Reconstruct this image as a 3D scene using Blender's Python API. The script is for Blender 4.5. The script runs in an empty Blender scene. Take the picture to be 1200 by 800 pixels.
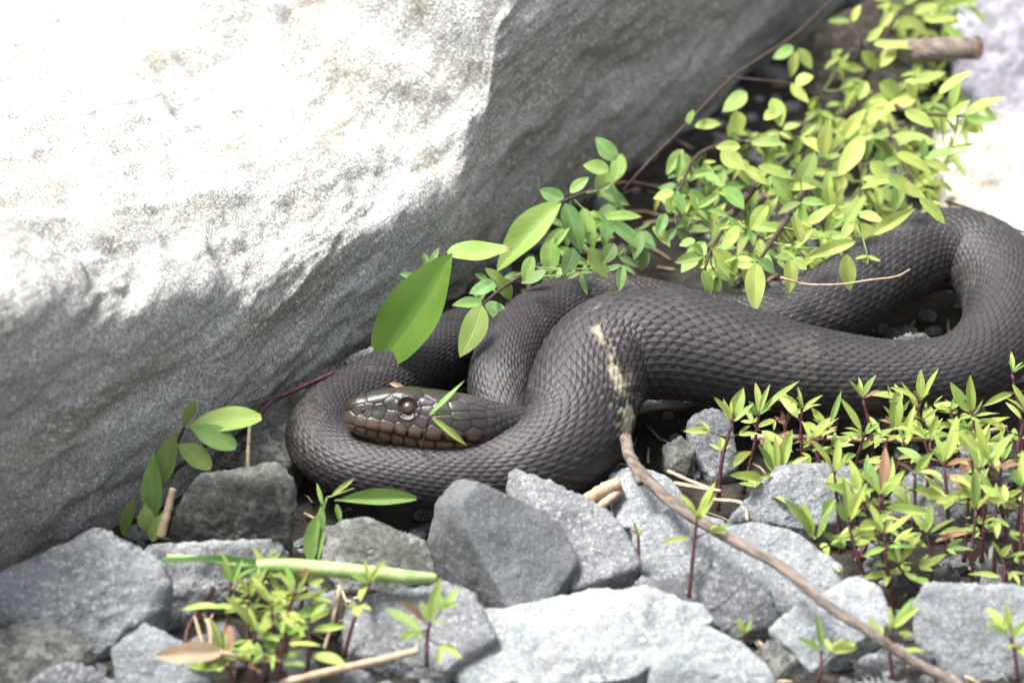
import bpy, bmesh, math, random
import numpy as np
from mathutils import Vector, Matrix

R = math.radians
MM = 0.001
scene = bpy.context.scene
COL = scene.collection

# ------------------------------------------------------------------ camera
PITCH = R(32.0)
DIST = 2000.0                                   # mm from the subject
PXMM = 0.25                                     # mm for one photo pixel at the subject
F_ = np.array([0, math.cos(PITCH), -math.sin(PITCH)])
R_ = np.array([1.0, 0, 0])
U_ = np.array([0, math.sin(PITCH), math.cos(PITCH)])
AIM = np.array([0, 160 * PXMM / math.sin(PITCH), 0.0])
CAM = AIM - F_ * DIST
cam_data = bpy.data.cameras.new('camera')
cam = bpy.data.objects.new('camera', cam_data)
COL.objects.link(cam)
cam.location = Vector(CAM * MM)
cam.rotation_euler = (math.pi / 2 - PITCH, 0, 0)
cam_data.sensor_width = 36.0
cam_data.sensor_fit = 'HORIZONTAL'
cam_data.lens = 36.0 * DIST / (1200 * PXMM)
cam_data.clip_start = 0.05
cam_data.clip_end = 200.0
cam_data.dof.use_dof = True
cam_data.dof.focus_distance = 1.95
cam_data.dof.aperture_fstop = cam_data.lens / 21.0
cam_data.dof.aperture_blades = 0
scene.camera = cam

# ------------------------------------------------------------------ sky, sun, exposure
SUN_DIR = Vector((-0.40, 0.10, 0.91)).normalized()
world = bpy.data.worlds.new('World')
scene.world = world
world.use_nodes = True
wn = world.node_tree
bg = wn.nodes['Background']
sky = wn.nodes.new('ShaderNodeTexSky')
sky.sky_type = 'NISHITA'
sky.sun_disc = False
sky.sun_elevation = math.asin(SUN_DIR.z)
sky.sun_rotation = math.atan2(SUN_DIR.x, SUN_DIR.y)
sky.dust_density = 4.0
sky.air_density = 1.0
sky.ozone_density = 1.0
hz = wn.nodes.new('ShaderNodeHueSaturation')          # thin high cloud: a whiter sky
hz.inputs['Saturation'].default_value = 0.28
wn.links.new(sky.outputs[0], hz.inputs['Color'])
wn.links.new(hz.outputs[0], bg.inputs[0])
bg.inputs[1].default_value = 0.13
sun_data = bpy.data.lights.new('sun', 'SUN')
sun_data.energy = 3.7
sun_data.angle = R(20)
sun_data.color = (1.0, 0.975, 0.945)
sun = bpy.data.objects.new('sun', sun_data)
COL.objects.link(sun)
sun.location = SUN_DIR * 5
sun.rotation_euler = (-SUN_DIR).to_track_quat('-Z', 'Y').to_euler()
vs = scene.view_settings
vs.view_transform = 'Standard'
vs.look = 'None'
vs.gamma = 1.0
vs.use_curve_mapping = False
vs.exposure = 1.4
scene.cycles.max_bounces = 8
scene.cycles.use_denoising = True

# ------------------------------------------------------------------ helpers
rng = random.Random(7)


def ray(px, py):
    return F_ * DIST + R_ * (px - 600) * PXMM + U_ * (400 - py) * PXMM


def Pz(px, py, z):
    """photo position -> world point (mm) at height z"""
    d = ray(px, py)
    return CAM + d * ((z - CAM[2]) / d[2])


def Pplane(px, py, p0, n):
    d = ray(px, py)
    return CAM + d * (np.dot(p0 - CAM, n) / np.dot(d, n))


def _hash(ix, iy, iz, seed):
    h = (ix.astype(np.int64) * 374761393 + iy.astype(np.int64) * 668265263 + iz.astype(np.int64) * 2147483647 + seed * 1274126177) & 0xFFFFFFFF
    h = ((h ^ (h >> 13)) * 1274126177) & 0xFFFFFFFF
    h = (h ^ (h >> 16)) & 0xFFFFFFFF
    return h.astype(np.float64) / 0xFFFFFFFF


def vnoise(P, seed=0):
    P = np.asarray(P, float)
    i = np.floor(P)
    f = P - i
    f = f * f * f * (f * (f * 6 - 15) + 10)
    i = i.astype(np.int64)
    out = 0
    for dx in (0, 1):
        wx = f[:, 0] if dx else 1 - f[:, 0]
        for dy in (0, 1):
            wy = f[:, 1] if dy else 1 - f[:, 1]
            for dz in (0, 1):
                wz = f[:, 2] if dz else 1 - f[:, 2]
                out = out + wx * wy * wz * _hash(i[:, 0] + dx, i[:, 1] + dy, i[:, 2] + dz, seed)
    return out * 2 - 1


def fbm(P, size, octaves=4, seed=0, gain=0.5):
    P = np.asarray(P, float) / size
    a, s = 1.0, 0
    for o in range(octaves):
        s = s + a * vnoise(P, seed + o * 17)
        P = P * 2.03 + 5.3
        a *= gain
    return s


def mesh_obj(name, verts, faces, mat=None, parent=None, smooth=True, origin=None):
    """verts in mm, world space; the object's origin is put at `origin`"""
    verts = np.asarray(verts, float)
    o0 = np.array(origin, float) if origin is not None else verts.mean(0)
    me = bpy.data.meshes.new(name)
    me.from_pydata(((verts - o0) * MM).tolist(), [], faces if isinstance(faces, list) else faces.tolist())
    me.update()
    if smooth:
        me.shade_smooth()
    ob = bpy.data.objects.new(name, me)
    COL.objects.link(ob)
    if mat:
        me.materials.append(mat)
    if parent is not None:
        ob.parent = parent
        ob.location = Vector(o0 * MM) - parent.location
    else:
        ob.location = Vector(o0 * MM)
    return ob


def tag(o, label, cat, group=None):
    o['label'] = label
    o['category'] = cat
    if group:
        o['group'] = group
    return o


def empty(name, loc):
    o = bpy.data.objects.new(name, None)
    COL.objects.link(o)
    o.location = Vector(np.array(loc, float) * MM)
    o.empty_display_size = 0.005
    return o


def catmull(P, n, closed=False):
    """dense Catmull-Rom through rows of P (any number of columns)"""
    P = np.asarray(P, float)
    A = np.vstack([2 * P[0] - P[1], P, 2 * P[-1] - P[-2]])
    out = []
    for k in range(1, len(A) - 2):
        p0, p1, p2, p3 = A[k - 1:k + 3]
        t = np.linspace(0, 1, n, endpoint=False)[:, None]
        out.append(0.5 * (2 * p1 + (p2 - p0) * t + (2 * p0 - 5 * p1 + 4 * p2 - p3) * t ** 2 + (3 * p1 - p0 - 3 * p2 + p3) * t ** 3))
    out.append(P[-1:])
    return np.vstack(out)


def tube_geo(pts, radii, sides=7, wobble=0.0, seed=0, cap=True):
    pts = np.asarray(pts, float)
    n = len(pts)
    radii = np.broadcast_to(np.asarray(radii, float), (n,))
    T = np.gradient(pts, axis=0)
    T /= np.linalg.norm(T, axis=1)[:, None] + 1e-9
    up = np.array([0.13, 0.2, 0.97])
    if abs(np.dot(T[0], up)) > 0.9:
        up = np.array([1.0, 0.1, 0])
    V, Fc = [], []
    r0 = random.Random(seed)
    N = np.cross(T[0], up)
    for k in range(n):
        N = N - T[k] * np.dot(N, T[k])
        N /= np.linalg.norm(N) + 1e-9
        B = np.cross(T[k], N)
        for j in range(sides):
            a = 2 * math.pi * j / sides
            rr = radii[k] * (1 + wobble * (r0.random() - 0.5))
            V.append(pts[k] + rr * (math.cos(a) * N + math.sin(a) * B))
    for k in range(n - 1):
        for j in range(sides):
            j2 = (j + 1) % sides
            Fc.append([k * sides + j, k * sides + j2, (k + 1) * sides + j2, (k + 1) * sides + j])
    if cap:
        Fc.append(list(range(sides))[::-1])
        Fc.append([(n - 1) * sides + j for j in range(sides)])
    return V, Fc


def join_geo(parts):
    V, Fc = [], []
    for v, f in parts:
        o = len(V)
        V += list(v)
        Fc += [[i + o for i in q] for q in f]
    return V, Fc


# ------------------------------------------------------------------ materials
class NT:
    def __init__(self, name):
        self.m = bpy.data.materials.new(name)
        self.m.use_nodes = True
        self.t = self.m.node_tree
        self.b = self.t.nodes['Principled BSDF']
        self.out = self.t.nodes['Material Output']

    def n(self, typ, **kw):
        nd = self.t.nodes.new(typ)
        for k, v in kw.items():
            if k == 'inp':
                for kk, vv in v.items():
                    nd.inputs[kk].default_value = vv
            else:
                setattr(nd, k, v)
        return nd

    def l(self, a, b):
        self.t.links.new(a, b)

    def ramp(self, src, stops, interp='LINEAR'):
        r = self.n('ShaderNodeValToRGB')
        r.color_ramp.interpolation = interp
        els = r.color_ramp.elements
        while len(els) < len(stops):
            els.new(0.5)
        for e, (p, c) in zip(els, stops):
            e.position = p
            e.color = (*c, 1) if len(c) == 3 else c
        self.l(src, r.inputs[0])
        return r.outputs[0]

    def noise(self, vec, scale, detail=4, rough=0.55, dist=0.0):
        nd = self.n('ShaderNodeTexNoise', inp={'Scale': scale, 'Detail': detail, 'Roughness': rough, 'Distortion': dist})
        self.l(vec, nd.inputs['Vector'])
        return nd.outputs['Fac']

    def mix(self, fac, a, b, mode='MIX'):
        m = self.n('ShaderNodeMix', data_type='RGBA', blend_type=mode)
        for sock, v in ((m.inputs[0], fac), (m.inputs[6], a), (m.inputs[7], b)):
            if isinstance(v, (float, int)):
                sock.default_value = v
            elif isinstance(v, tuple):
                sock.default_value = (*v, 1)
            else:
                self.l(v, sock)
        return m.outputs[2]

    def math(self, op, a, b=0.0):
        m = self.n('ShaderNodeMath', operation=op)
        for s, v in ((m.inputs[0], a), (m.inputs[1], b)):
            if isinstance(v, (float, int)):
                s.default_value = v
            else:
                self.l(v, s)
        return m.outputs[0]

    def bump(self, h, dist, strength=1.0, nrm=None):
        b = self.n('ShaderNodeBump', inp={'Strength': strength, 'Distance': dist})
        self.l(h, b.inputs['Height'])
        if nrm is not None:
            self.l(nrm, b.inputs['Normal'])
        return b.outputs[0]


def stone_material(name, dark, mid, pale, speck=0.5, stain=None, rough=0.85, spec_scale=900):
    k = NT(name)
    tc = k.n('ShaderNodeTexCoord')
    oi = k.n('ShaderNodeObjectInfo')
    off = k.n('ShaderNodeVectorMath', operation='ADD')
    k.l(tc.outputs['Object'], off.inputs[0])
    k.l(oi.outputs['Random'], off.inputs[1])
    v = off.outputs[0]
    big = k.noise(v, 60, 5, 0.6)
    c = k.ramp(big, [(0.3, dark), (0.52, mid), (0.72, pale)])
    grain = k.noise(v, spec_scale, 3, 0.7)
    g = k.ramp(grain, [(0.38, (0, 0, 0)), (0.5, (0.5, 0.5, 0.5)), (0.62, (1, 1, 1))])
    c = k.mix(speck, c, g, 'OVERLAY')
    vo = k.n('ShaderNodeTexVoronoi', inp={'Scale': spec_scale * 0.62, 'Randomness': 1.0})
    k.l(v, vo.inputs['Vector'])
    sep = k.n('ShaderNodeSeparateColor')
    k.l(vo.outputs['Color'], sep.inputs[0])
    pale_f = k.math('MULTIPLY', k.math('GREATER_THAN', sep.outputs[0], 0.86), speck)
    c = k.mix(pale_f, c, tuple(min(1, x * 1.55 + 0.06) for x in pale))
    dark_f = k.math('MULTIPLY', k.math('GREATER_THAN', sep.outputs[1], 0.84), speck)
    c = k.mix(dark_f, c, tuple(x * 0.55 for x in dark))
    if stain:
        s = k.ramp(k.noise(v, 95, 5, 0.65), [(0.52, (0, 0, 0)), (0.72, (1, 1, 1))])
        c = k.mix(k.math('MULTIPLY', s, 0.55), c, stain)
    # every stone a little lighter or darker than the next
    hv = k.n('ShaderNodeHueSaturation')
    k.l(c, hv.inputs['Color'])
    k.l(k.math('ADD', k.math('MULTIPLY', oi.outputs['Random'], 0.3), 0.85), hv.inputs['Value'])
    k.l(hv.outputs[0], k.b.inputs['Base Color'])
    k.b.inputs['Roughness'].default_value = rough
    k.b.inputs['Specular IOR Level'].default_value = 0.35
    h1 = k.noise(v, 420, 8, 0.72)
    h2 = k.noise(v, 1300, 3, 0.7)
    nb = k.bump(h1, 0.0016, 0.9)
    k.l(k.bump(h2, 0.0005, 0.8, nb), k.b.inputs['Normal'])
    return k.m


M = {}
M['basalt'] = stone_material('stone_dark', (0.11, 0.117, 0.123), (0.16, 0.168, 0.175), (0.2, 0.206, 0.212), 0.3, None, 0.75, 2200)
M['granite'] = stone_material('stone_granite', (0.12, 0.125, 0.132), (0.19, 0.196, 0.205), (0.28, 0.283, 0.293), 0.36, None, 0.85, 1600)
M['pale'] = stone_material('stone_pale', (0.2, 0.222, 0.233), (0.275, 0.297, 0.308), (0.36, 0.375, 0.386), 0.3, (0.34, 0.31, 0.295), 0.85, 1900)
M['blue'] = stone_material('stone_bluish', (0.145, 0.156, 0.164), (0.21, 0.225, 0.235), (0.29, 0.302, 0.31), 0.3, None, 0.85, 1900)
M['mossy'] = stone_material('stone_weathered', (0.075, 0.078, 0.068), (0.125, 0.128, 0.115), (0.2, 0.2, 0.185), 0.35, (0.07, 0.075, 0.045), 0.9, 700)
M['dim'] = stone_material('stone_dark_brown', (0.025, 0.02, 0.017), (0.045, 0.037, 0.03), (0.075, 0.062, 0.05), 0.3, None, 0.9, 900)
M['wet'] = stone_material('stone_lavender', (0.2, 0.19, 0.22), (0.3, 0.29, 0.33), (0.42, 0.4, 0.44), 0.35, None, 0.45, 300)
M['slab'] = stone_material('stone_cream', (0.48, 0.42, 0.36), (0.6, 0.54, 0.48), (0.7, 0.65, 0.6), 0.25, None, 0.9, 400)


def boulder_material():
    k = NT('boulder_gneiss')
    tc = k.n('ShaderNodeTexCoord')
    mp = k.n('ShaderNodeMapping')
    mp.inputs['Rotation'].default_value = (0, 0, -math.atan2(0.802, 0.597))
    k.l(tc.outputs['Object'], mp.inputs['Vector'])
    ms = k.n('ShaderNodeMapping')
    ms.inputs['Rotation'].default_value = (0, R(12), 0)
    ms.inputs['Scale'].default_value = (0.22, 1.0, 1.0)
    k.l(mp.outputs[0], ms.inputs['Vector'])
    v = tc.outputs['Object']
    st = ms.outputs[0]
    bands = k.noise(st, 75, 7, 0.68, 0.3)
    c = k.ramp(bands, [(0.28, (0.15, 0.145, 0.125)), (0.45, (0.26, 0.253, 0.228)), (0.6, (0.36, 0.353, 0.33)), (0.75, (0.52, 0.51, 0.49))])
    patch = k.ramp(k.noise(v, 22, 5, 0.6), [(0.42, (0, 0, 0)), (0.6, (1, 1, 1))])
    c = k.mix(k.math('MULTIPLY', patch, 0.7), c, (0.345, 0.345, 0.345))
    ol = k.ramp(k.noise(st, 48, 6, 0.65), [(0.5, (0, 0, 0)), (0.68, (1, 1, 1))])
    c = k.mix(k.math('MULTIPLY', ol, 0.7), c, (0.185, 0.172, 0.118))
    grain = k.noise(v, 1500, 4, 0.75)
    g = k.ramp(grain, [(0.38, (0, 0, 0)), (0.5, (0.5, 0.5, 0.5)), (0.62, (1, 1, 1))])
    c = k.mix(0.55, c, g, 'OVERLAY')
    vo = k.n('ShaderNodeTexVoronoi', inp={'Scale': 1100.0})
    k.l(v, vo.inputs['Vector'])
    sep = k.n('ShaderNodeSeparateColor')
    k.l(vo.outputs['Color'], sep.inputs[0])
    c = k.mix(k.math('MULTIPLY', k.math('GREATER_THAN', sep.outputs[0], 0.9), 0.5), c, (0.62, 0.6, 0.58))
    c = k.mix(k.math('MULTIPLY', k.math('GREATER_THAN', sep.outputs[1], 0.93), 0.3), c, (0.08, 0.08, 0.08))
    k.l(c, k.b.inputs['Base Color'])
    k.b.inputs['Roughness'].default_value = 0.9
    k.b.inputs['Specular IOR Level'].default_value = 0.3
    nb = k.bump(k.noise(st, 150, 8, 0.66, 0.3), 0.003, 0.6)
    k.l(k.bump(k.noise(v, 1100, 3, 0.7), 0.0006, 0.8, nb), k.b.inputs['Normal'])
    return k.m


M['boulder'] = boulder_material()


def soil_material():
    k = NT('dark_soil')
    tc = k.n('ShaderNodeTexCoord')
    v = tc.outputs['Object']
    c = k.ramp(k.noise(v, 180, 8, 0.7), [(0.3, (0.012, 0.009, 0.007)), (0.5, (0.034, 0.026, 0.02)), (0.7, (0.1, 0.078, 0.058))])
    k.l(c, k.b.inputs['Base Color'])
    k.b.inputs['Roughness'].default_value = 0.95
    k.l(k.bump(k.noise(v, 400, 8, 0.75), 0.003, 1.0), k.b.inputs['Normal'])
    return k.m


M['soil'] = soil_material()


def leaf_material(name, base, pale, back=0.35, rough=0.5, tipcol=None, veins=1.0):
    k = NT(name)
    uv = k.n('ShaderNodeUVMap')
    sp = k.n('ShaderNodeSeparateXYZ')
    k.l(uv.outputs[0], sp.inputs[0])
    oi = k.n('ShaderNodeObjectInfo')
    across = k.math('ABSOLUTE', k.math('SUBTRACT', sp.outputs[0], 0.5))
    rib = k.ramp(across, [(0.0, (1, 1, 1)), (0.035, (0.35, 0.35, 0.35)), (0.07, (0, 0, 0))])
    vein = k.n('ShaderNodeTexWave', wave_type='BANDS', bands_direction='Y', inp={'Scale': 2.6, 'Distortion': 0.6, 'Detail': 1.0})
    cmb = k.n('ShaderNodeCombineXYZ')
    k.l(k.math('SUBTRACT', sp.outputs[1], k.math('MULTIPLY', across, 0.7)), cmb.inputs[1])
    k.l(cmb.outputs[0], vein.inputs['Vector'])
    vv = k.ramp(vein.outputs['Fac'], [(0.86, (0, 0, 0)), (1.0, (1, 1, 1))])
    tc = k.n('ShaderNodeTexCoord')
    sh = k.n('ShaderNodeVectorMath', operation='ADD')
    k.l(tc.outputs['Object'], sh.inputs[0])
    k.l(oi.outputs['Random'], sh.inputs[1])
    mott = k.noise(sh.outputs[0], 3.0, 4, 0.6)
    c = k.mix(k.ramp(mott, [(0.35, (0, 0, 0)), (0.65, (1, 1, 1))]), base, tuple(0.55 * a + 0.45 * b for a, b in zip(base, pale)))
    c = k.mix(k.math('MULTIPLY', rib, 0.65), c, pale)
    c = k.mix(k.math('MULTIPLY', vv, 0.1 * veins), c, pale)
    hv = k.n('ShaderNodeHueSaturation')
    k.l(c, hv.inputs['Color'])
    k.l(k.math('ADD', k.math('MULTIPLY', oi.outputs['Random'], 0.035), 0.485), hv.inputs['Hue'])
    rnd2 = k.math('FRACT', k.math('MULTIPLY', oi.outputs['Random'], 7.31))
    k.l(k.math('ADD', k.math('MULTIPLY', rnd2, 0.5), 0.72), hv.inputs['Value'])
    col = hv.outputs[0]
    # brown nibbled spots on some leaves
    rnd3 = k.math('GREATER_THAN', k.math('FRACT', k.math('MULTIPLY', oi.outputs['Random'], 13.7)), 0.72)
    spot = k.ramp(k.noise(sh.outputs[0], 4.5, 3, 0.6), [(0.62, (0, 0, 0)), (0.7, (1, 1, 1))])
    col = k.mix(k.math('MULTIPLY', k.math('MULTIPLY', spot, rnd3), 0.75), col, (0.16, 0.09, 0.05))
    if tipcol:
        tp = k.ramp(sp.outputs[1], [(0.86, (0, 0, 0)), (0.97, (1, 1, 1))])
        col = k.mix(tp, col, tipcol)
    k.l(col, k.b.inputs['Base Color'])
    k.b.inputs['Roughness'].default_value = rough
    k.b.inputs['Specular IOR Level'].default_value = 0.4
    hgt = k.math('ADD', k.math('MULTIPLY', rib, -1.0), k.math('MULTIPLY', vv, -0.3 * veins))
    k.l(k.bump(hgt, 0.0003, 0.35), k.b.inputs['Normal'])
    tr = k.n('ShaderNodeBsdfTranslucent')
    k.l(k.mix(0.5, col, pale), tr.inputs['Color'])
    mx = k.n('ShaderNodeMixShader', inp={0: back})
    k.l(k.b.outputs[0], mx.inputs[1])
    k.l(tr.outputs[0], mx.inputs[2])
    k.l(mx.outputs[0], k.out.inputs['Surface'])
    return k.m


M['leaf_yellow'] = leaf_material('leaf_yellow_green', (0.29, 0.375, 0.075), (0.42, 0.49, 0.15), 0.35, 0.6)
M['leaf_green'] = leaf_material('leaf_fresh_green', (0.165, 0.275, 0.055), (0.31, 0.41, 0.13), 0.35, 0.6)
M['leaf_deep'] = leaf_material('leaf_mid_green', (0.10, 0.195, 0.05), (0.22, 0.33, 0.12), 0.3, 0.6)
M['leaf_broad'] = leaf_material('leaf_broad_green', (0.09, 0.155, 0.014), (0.15, 0.22, 0.03), 0.3, 0.5, None, 0.15)
M['leaf_tipped'] = leaf_material('leaf_purple_tipped', (0.19, 0.34, 0.06), (0.34, 0.46, 0.14), 0.35, 0.45, (0.17, 0.05, 0.08))
M['leaf_red'] = leaf_material('leaf_reddish', (0.27, 0.13, 0.085), (0.40, 0.25, 0.16), 0.35)
M['leaf_dry'] = leaf_material('leaf_dry_brown', (0.26, 0.18, 0.11), (0.45, 0.36, 0.27), 0.15, 0.8)


def stalk_material(name, a, b, scale=300, rough=0.6, bumpd=0.0006, stretch=None):
    k = NT(name)
    tc = k.n('ShaderNodeTexCoord')
    v = tc.outputs['Object']
    if stretch:
        mp = k.n('ShaderNodeMapping')
        mp.vector_type = 'TEXTURE'
        mp.inputs['Rotation'].default_value = stretch[0]
        mp.inputs['Scale'].default_value = stretch[1]
        k.l(v, mp.inputs['Vector'])
        v = mp.outputs[0]
    c = k.ramp(k.noise(v, scale, 6, 0.65), [(0.32, a), (0.68, b)])
    k.l(c, k.b.inputs['Base Color'])
    k.b.inputs['Roughness'].default_value = rough
    k.l(k.bump(k.noise(v, scale * 2.5, 6, 0.7), bumpd, 0.9), k.b.inputs['Normal'])
    return k.m


M['stem_red'] = stalk_material('stem_dark_red', (0.03, 0.007, 0.009), (0.10, 0.022, 0.03), 250, 0.45)
M['stem_brown'] = stalk_material('stem_brown', (0.022, 0.011, 0.008), (0.065, 0.033, 0.024), 300, 0.8)
M['stem_green'] = stalk_material('stem_green', (0.10, 0.15, 0.04), (0.19, 0.25, 0.075), 200, 0.5)
M['stem_pale'] = stalk_material('stem_pale_green', (0.17, 0.27, 0.075), (0.33, 0.42, 0.18), 160, 0.5)
M['stick'] = stalk_material('stick_bark', (0.06, 0.042, 0.034), (0.30, 0.245, 0.205), 650, 0.9, 0.0015, ((0, 0, R(-49)), (7, 1, 1)))
M['straw'] = stalk_material('dry_straw', (0.26, 0.18, 0.11), (0.5, 0.4, 0.27), 300, 0.8)
M['wood_end'] = stalk_material('cut_wood', (0.2, 0.12, 0.08), (0.5, 0.36, 0.24), 600, 0.9, 0.001)


# ------------------------------------------------------------------ the ground
def soil_height(x, y):
    P = np.stack([x, y, np.zeros_like(x)], 1)
    far = np.clip((np.hypot(x - 30, y - 40) - 320) / 400, 0, 1)
    return -5.0 + 2.2 * fbm(P, 45, 4, 3) + 1.0 * fbm(P, 9, 3, 5) - 12 * far * (1 - far) + 9 * far * fbm(P, 160, 3, 9)


def graded(a, b, c0, c1, fine, coarse):
    left = c0 - np.cumsum(np.geomspace(fine, coarse, 40))
    left = np.concatenate([left[left > a], [a]])[::-1]
    right = c1 + np.cumsum(np.geomspace(fine, coarse, 40))
    right = np.concatenate([right[right < b], [b]])
    return np.concatenate([left, np.arange(c0, c1 + fine, fine), right])


gx = graded(-6000, 6000, -190, 210, 2.2, 420)
gy = graded(-3500, 9000, -170, 380, 2.2, 420)
GX, GY = np.meshgrid(gx, gy)
gv = np.stack([GX.ravel(), GY.ravel(), soil_height(GX.ravel(), GY.ravel())], 1)


def grid_faces(ny, nx, wrap=False):
    j = np.arange(nx if wrap else nx - 1)
    i = np.arange(ny - 1)
    I, J = np.meshgrid(i, j, indexing='ij')
    J2 = (J + 1) % nx
    return np.stack([I * nx + J, I * nx + J2, (I + 1) * nx + J2, (I + 1) * nx + J], -1).reshape(-1, 4)


ground = mesh_obj('ground', gv, grid_faces(len(gy), len(gx)), M['soil'], origin=(0, 0, 0))
ground['kind'] = 'structure'

# ------------------------------------------------------------------ the boulder
E1 = np.array([0.597, 0.802, 0.0])
EN = np.array([0.802, -0.597, 0.0])
C0 = Pz(0, 655, 0.0)
edge_px = [(0, 345), (110, 333), (220, 315), (330, 275), (430, 225), (500, 192), (541, 140), (533, 95), (560, 30), (575, 0)]
et = []
for px, py in edge_px:
    p = Pplane(px, py, C0 + EN * 6, EN)
    et.append((np.dot(p - C0, E1), p[2]))
et = np.array(et)
et_t = np.concatenate([[-260, -120], et[:, 0], [et[-1, 0] + 40, et[-1, 0] + 130, 620]])
et_z = np.concatenate([[et[0, 1] + 18, et[0, 1] + 6], et[:, 1], [et[-1, 1] + 2, et[-1, 1] - 8, et[-1, 1] - 20]])
order = np.argsort(et_t)
et_t, et_z = et_t[order], et_z[order]


foot_px = [(0, 655), (70, 625), (140, 592), (230, 535), (330, 468), (440, 384), (510, 322), (580, 264), (670, 210), (760, 158), (860, 82), (960, 5)]
foot_p = [Pz(px, py, 3.0) for px, py in foot_px]
ft_t = np.array([np.dot(p - C0, E1) for p in foot_p])
ft_d = np.array([np.dot(p - C0, EN) for p in foot_p])


def build_boulder():
    t = np.concatenate([np.linspace(-240, -70, 60, endpoint=False), np.arange(-70, 330, 1.1), np.linspace(330, 560, 70)])
    prof_h = [(-150, -25, 0), (-40, -26, 0), (-14, -20, 0), (-9, -4, 0), (-3, 0, .22), (4, 0, .6), (8, 0, .86), (4, 0, 1.0), (-14, 7, 1.0), (-45, 10, 1.0),
              (-120, 15, 1.0), (-220, 6, 1.0), (-285, -20, 1.0), (-310, -6, .4), (-300, -25, 0), (-220, -26, 0)]
    prof_h = np.array(prof_h, float)
    dens = [8, 10, 14, 16, 26, 26, 22, 24, 34, 46, 30, 14, 10, 8, 8, 8]
    closed = np.vstack([prof_h[-1:], prof_h, prof_h[:2]])
    rows = []
    for k in range(1, len(closed) - 2):
        p0, p1, p2, p3 = closed[k - 1:k + 3]
        u = np.linspace(0, 1, dens[k - 1], endpoint=False)[:, None]
        rows.append(0.5 * (2 * p1 + (p2 - p0) * u + (2 * p0 - 5 * p1 + 4 * p2 - p3) * u ** 2 + (3 * p1 - p0 - 3 * p2 + p3) * u ** 3))
    prof = np.vstack(rows)
    H = np.interp(t, et_t, et_z)
    ker = np.hanning(13)
    ker /= ker.sum()
    H = np.convolve(np.pad(H, 6, 'edge'), ker, 'valid')
    tau = (t - 160) / 405
    f = (1 - np.clip(np.abs(tau), 0, 1) ** 6) ** (1 / 3.0)
    f = np.clip(f, 0.02, 1)
    d = prof[None, :, 0] * np.ones_like(t)[:, None]
    z = prof[None, :, 1] + prof[None, :, 2] * H[:, None]
    # the foot wanders in and out a little
    foot = np.interp(t, np.concatenate([[-200], ft_t, [ft_t[-1] + 200]]), np.concatenate([[0], ft_d, [ft_d[-1]]]))
    foot = np.convolve(np.pad(foot, 12, 'edge'), np.hanning(25) / np.hanning(25).sum(), 'valid') + 7.0 + 7.0 * np.exp(-((t - 165) / 75.0) ** 2)
    d = d + foot[:, None] * (1 - 0.75 * prof[None, :, 2])
    d = -150 + (d + 150) * f[:, None]
    z = 20 + (z - 20) * f[:, None]
    P = C0[None, None, :] * np.array([1, 1, 0]) + t[:, None, None] * E1 + d[..., None] * EN + z[..., None] * np.array([0, 0, 1.0])
    n1, n2 = d.shape
    V = P.reshape(-1, 3)
    du = np.gradient(P, axis=0)
    dv = (np.roll(P, -1, 1) - np.roll(P, 1, 1))
    N = np.cross(dv, du).reshape(-1, 3)
    N /= np.linalg.norm(N, axis=1)[:, None] + 1e-9
    cen = V.mean(0)
    if np.mean(np.sum(N * (V - cen), 1)) < 0:
        N = -N
    Q = np.stack([V @ E1 * 0.28, V @ EN, V[:, 2] - 0.18 * (V @ E1)], 1)
    big = 3.5 * fbm(V, 75, 3, 11)
    lay = fbm(Q, 17, 5, 21, 0.55)
    lay = 1.9 * lay - 1.0 * np.abs(lay)
    chips = np.abs(fbm(V, 26, 4, 31))
    fine = 0.35 * fbm(V, 5, 3, 41)
    bite = -3.0 * np.clip(fbm(V, 30, 3, 51) - 0.45, 0, 1) * 2
    V = V + N * (big + lay + 1.6 * (0.5 - chips) + fine + bite)[:, None]
    faces = grid_faces(n1, n2, True).tolist()
    faces.append(list(range(n2)))
    faces.append([(n1 - 1) * n2 + j for j in range(n2)][::-1])
    # outward normals
    ob = mesh_obj('boulder', V, faces, M['boulder'], origin=(V[:, 0].mean(), V[:, 1].mean(), V[:, 2].min()))
    bm = bmesh.new()
    bm.from_mesh(ob.data)
    bmesh.ops.recalc_face_normals(bm, faces=bm.faces)
    bm.to_mesh(ob.data)
    bm.free()
    tag(ob, 'huge grey gneiss boulder with a bright worn top leaning over the snake', 'boulder')
    return ob


boulder = build_boulder()

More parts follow.
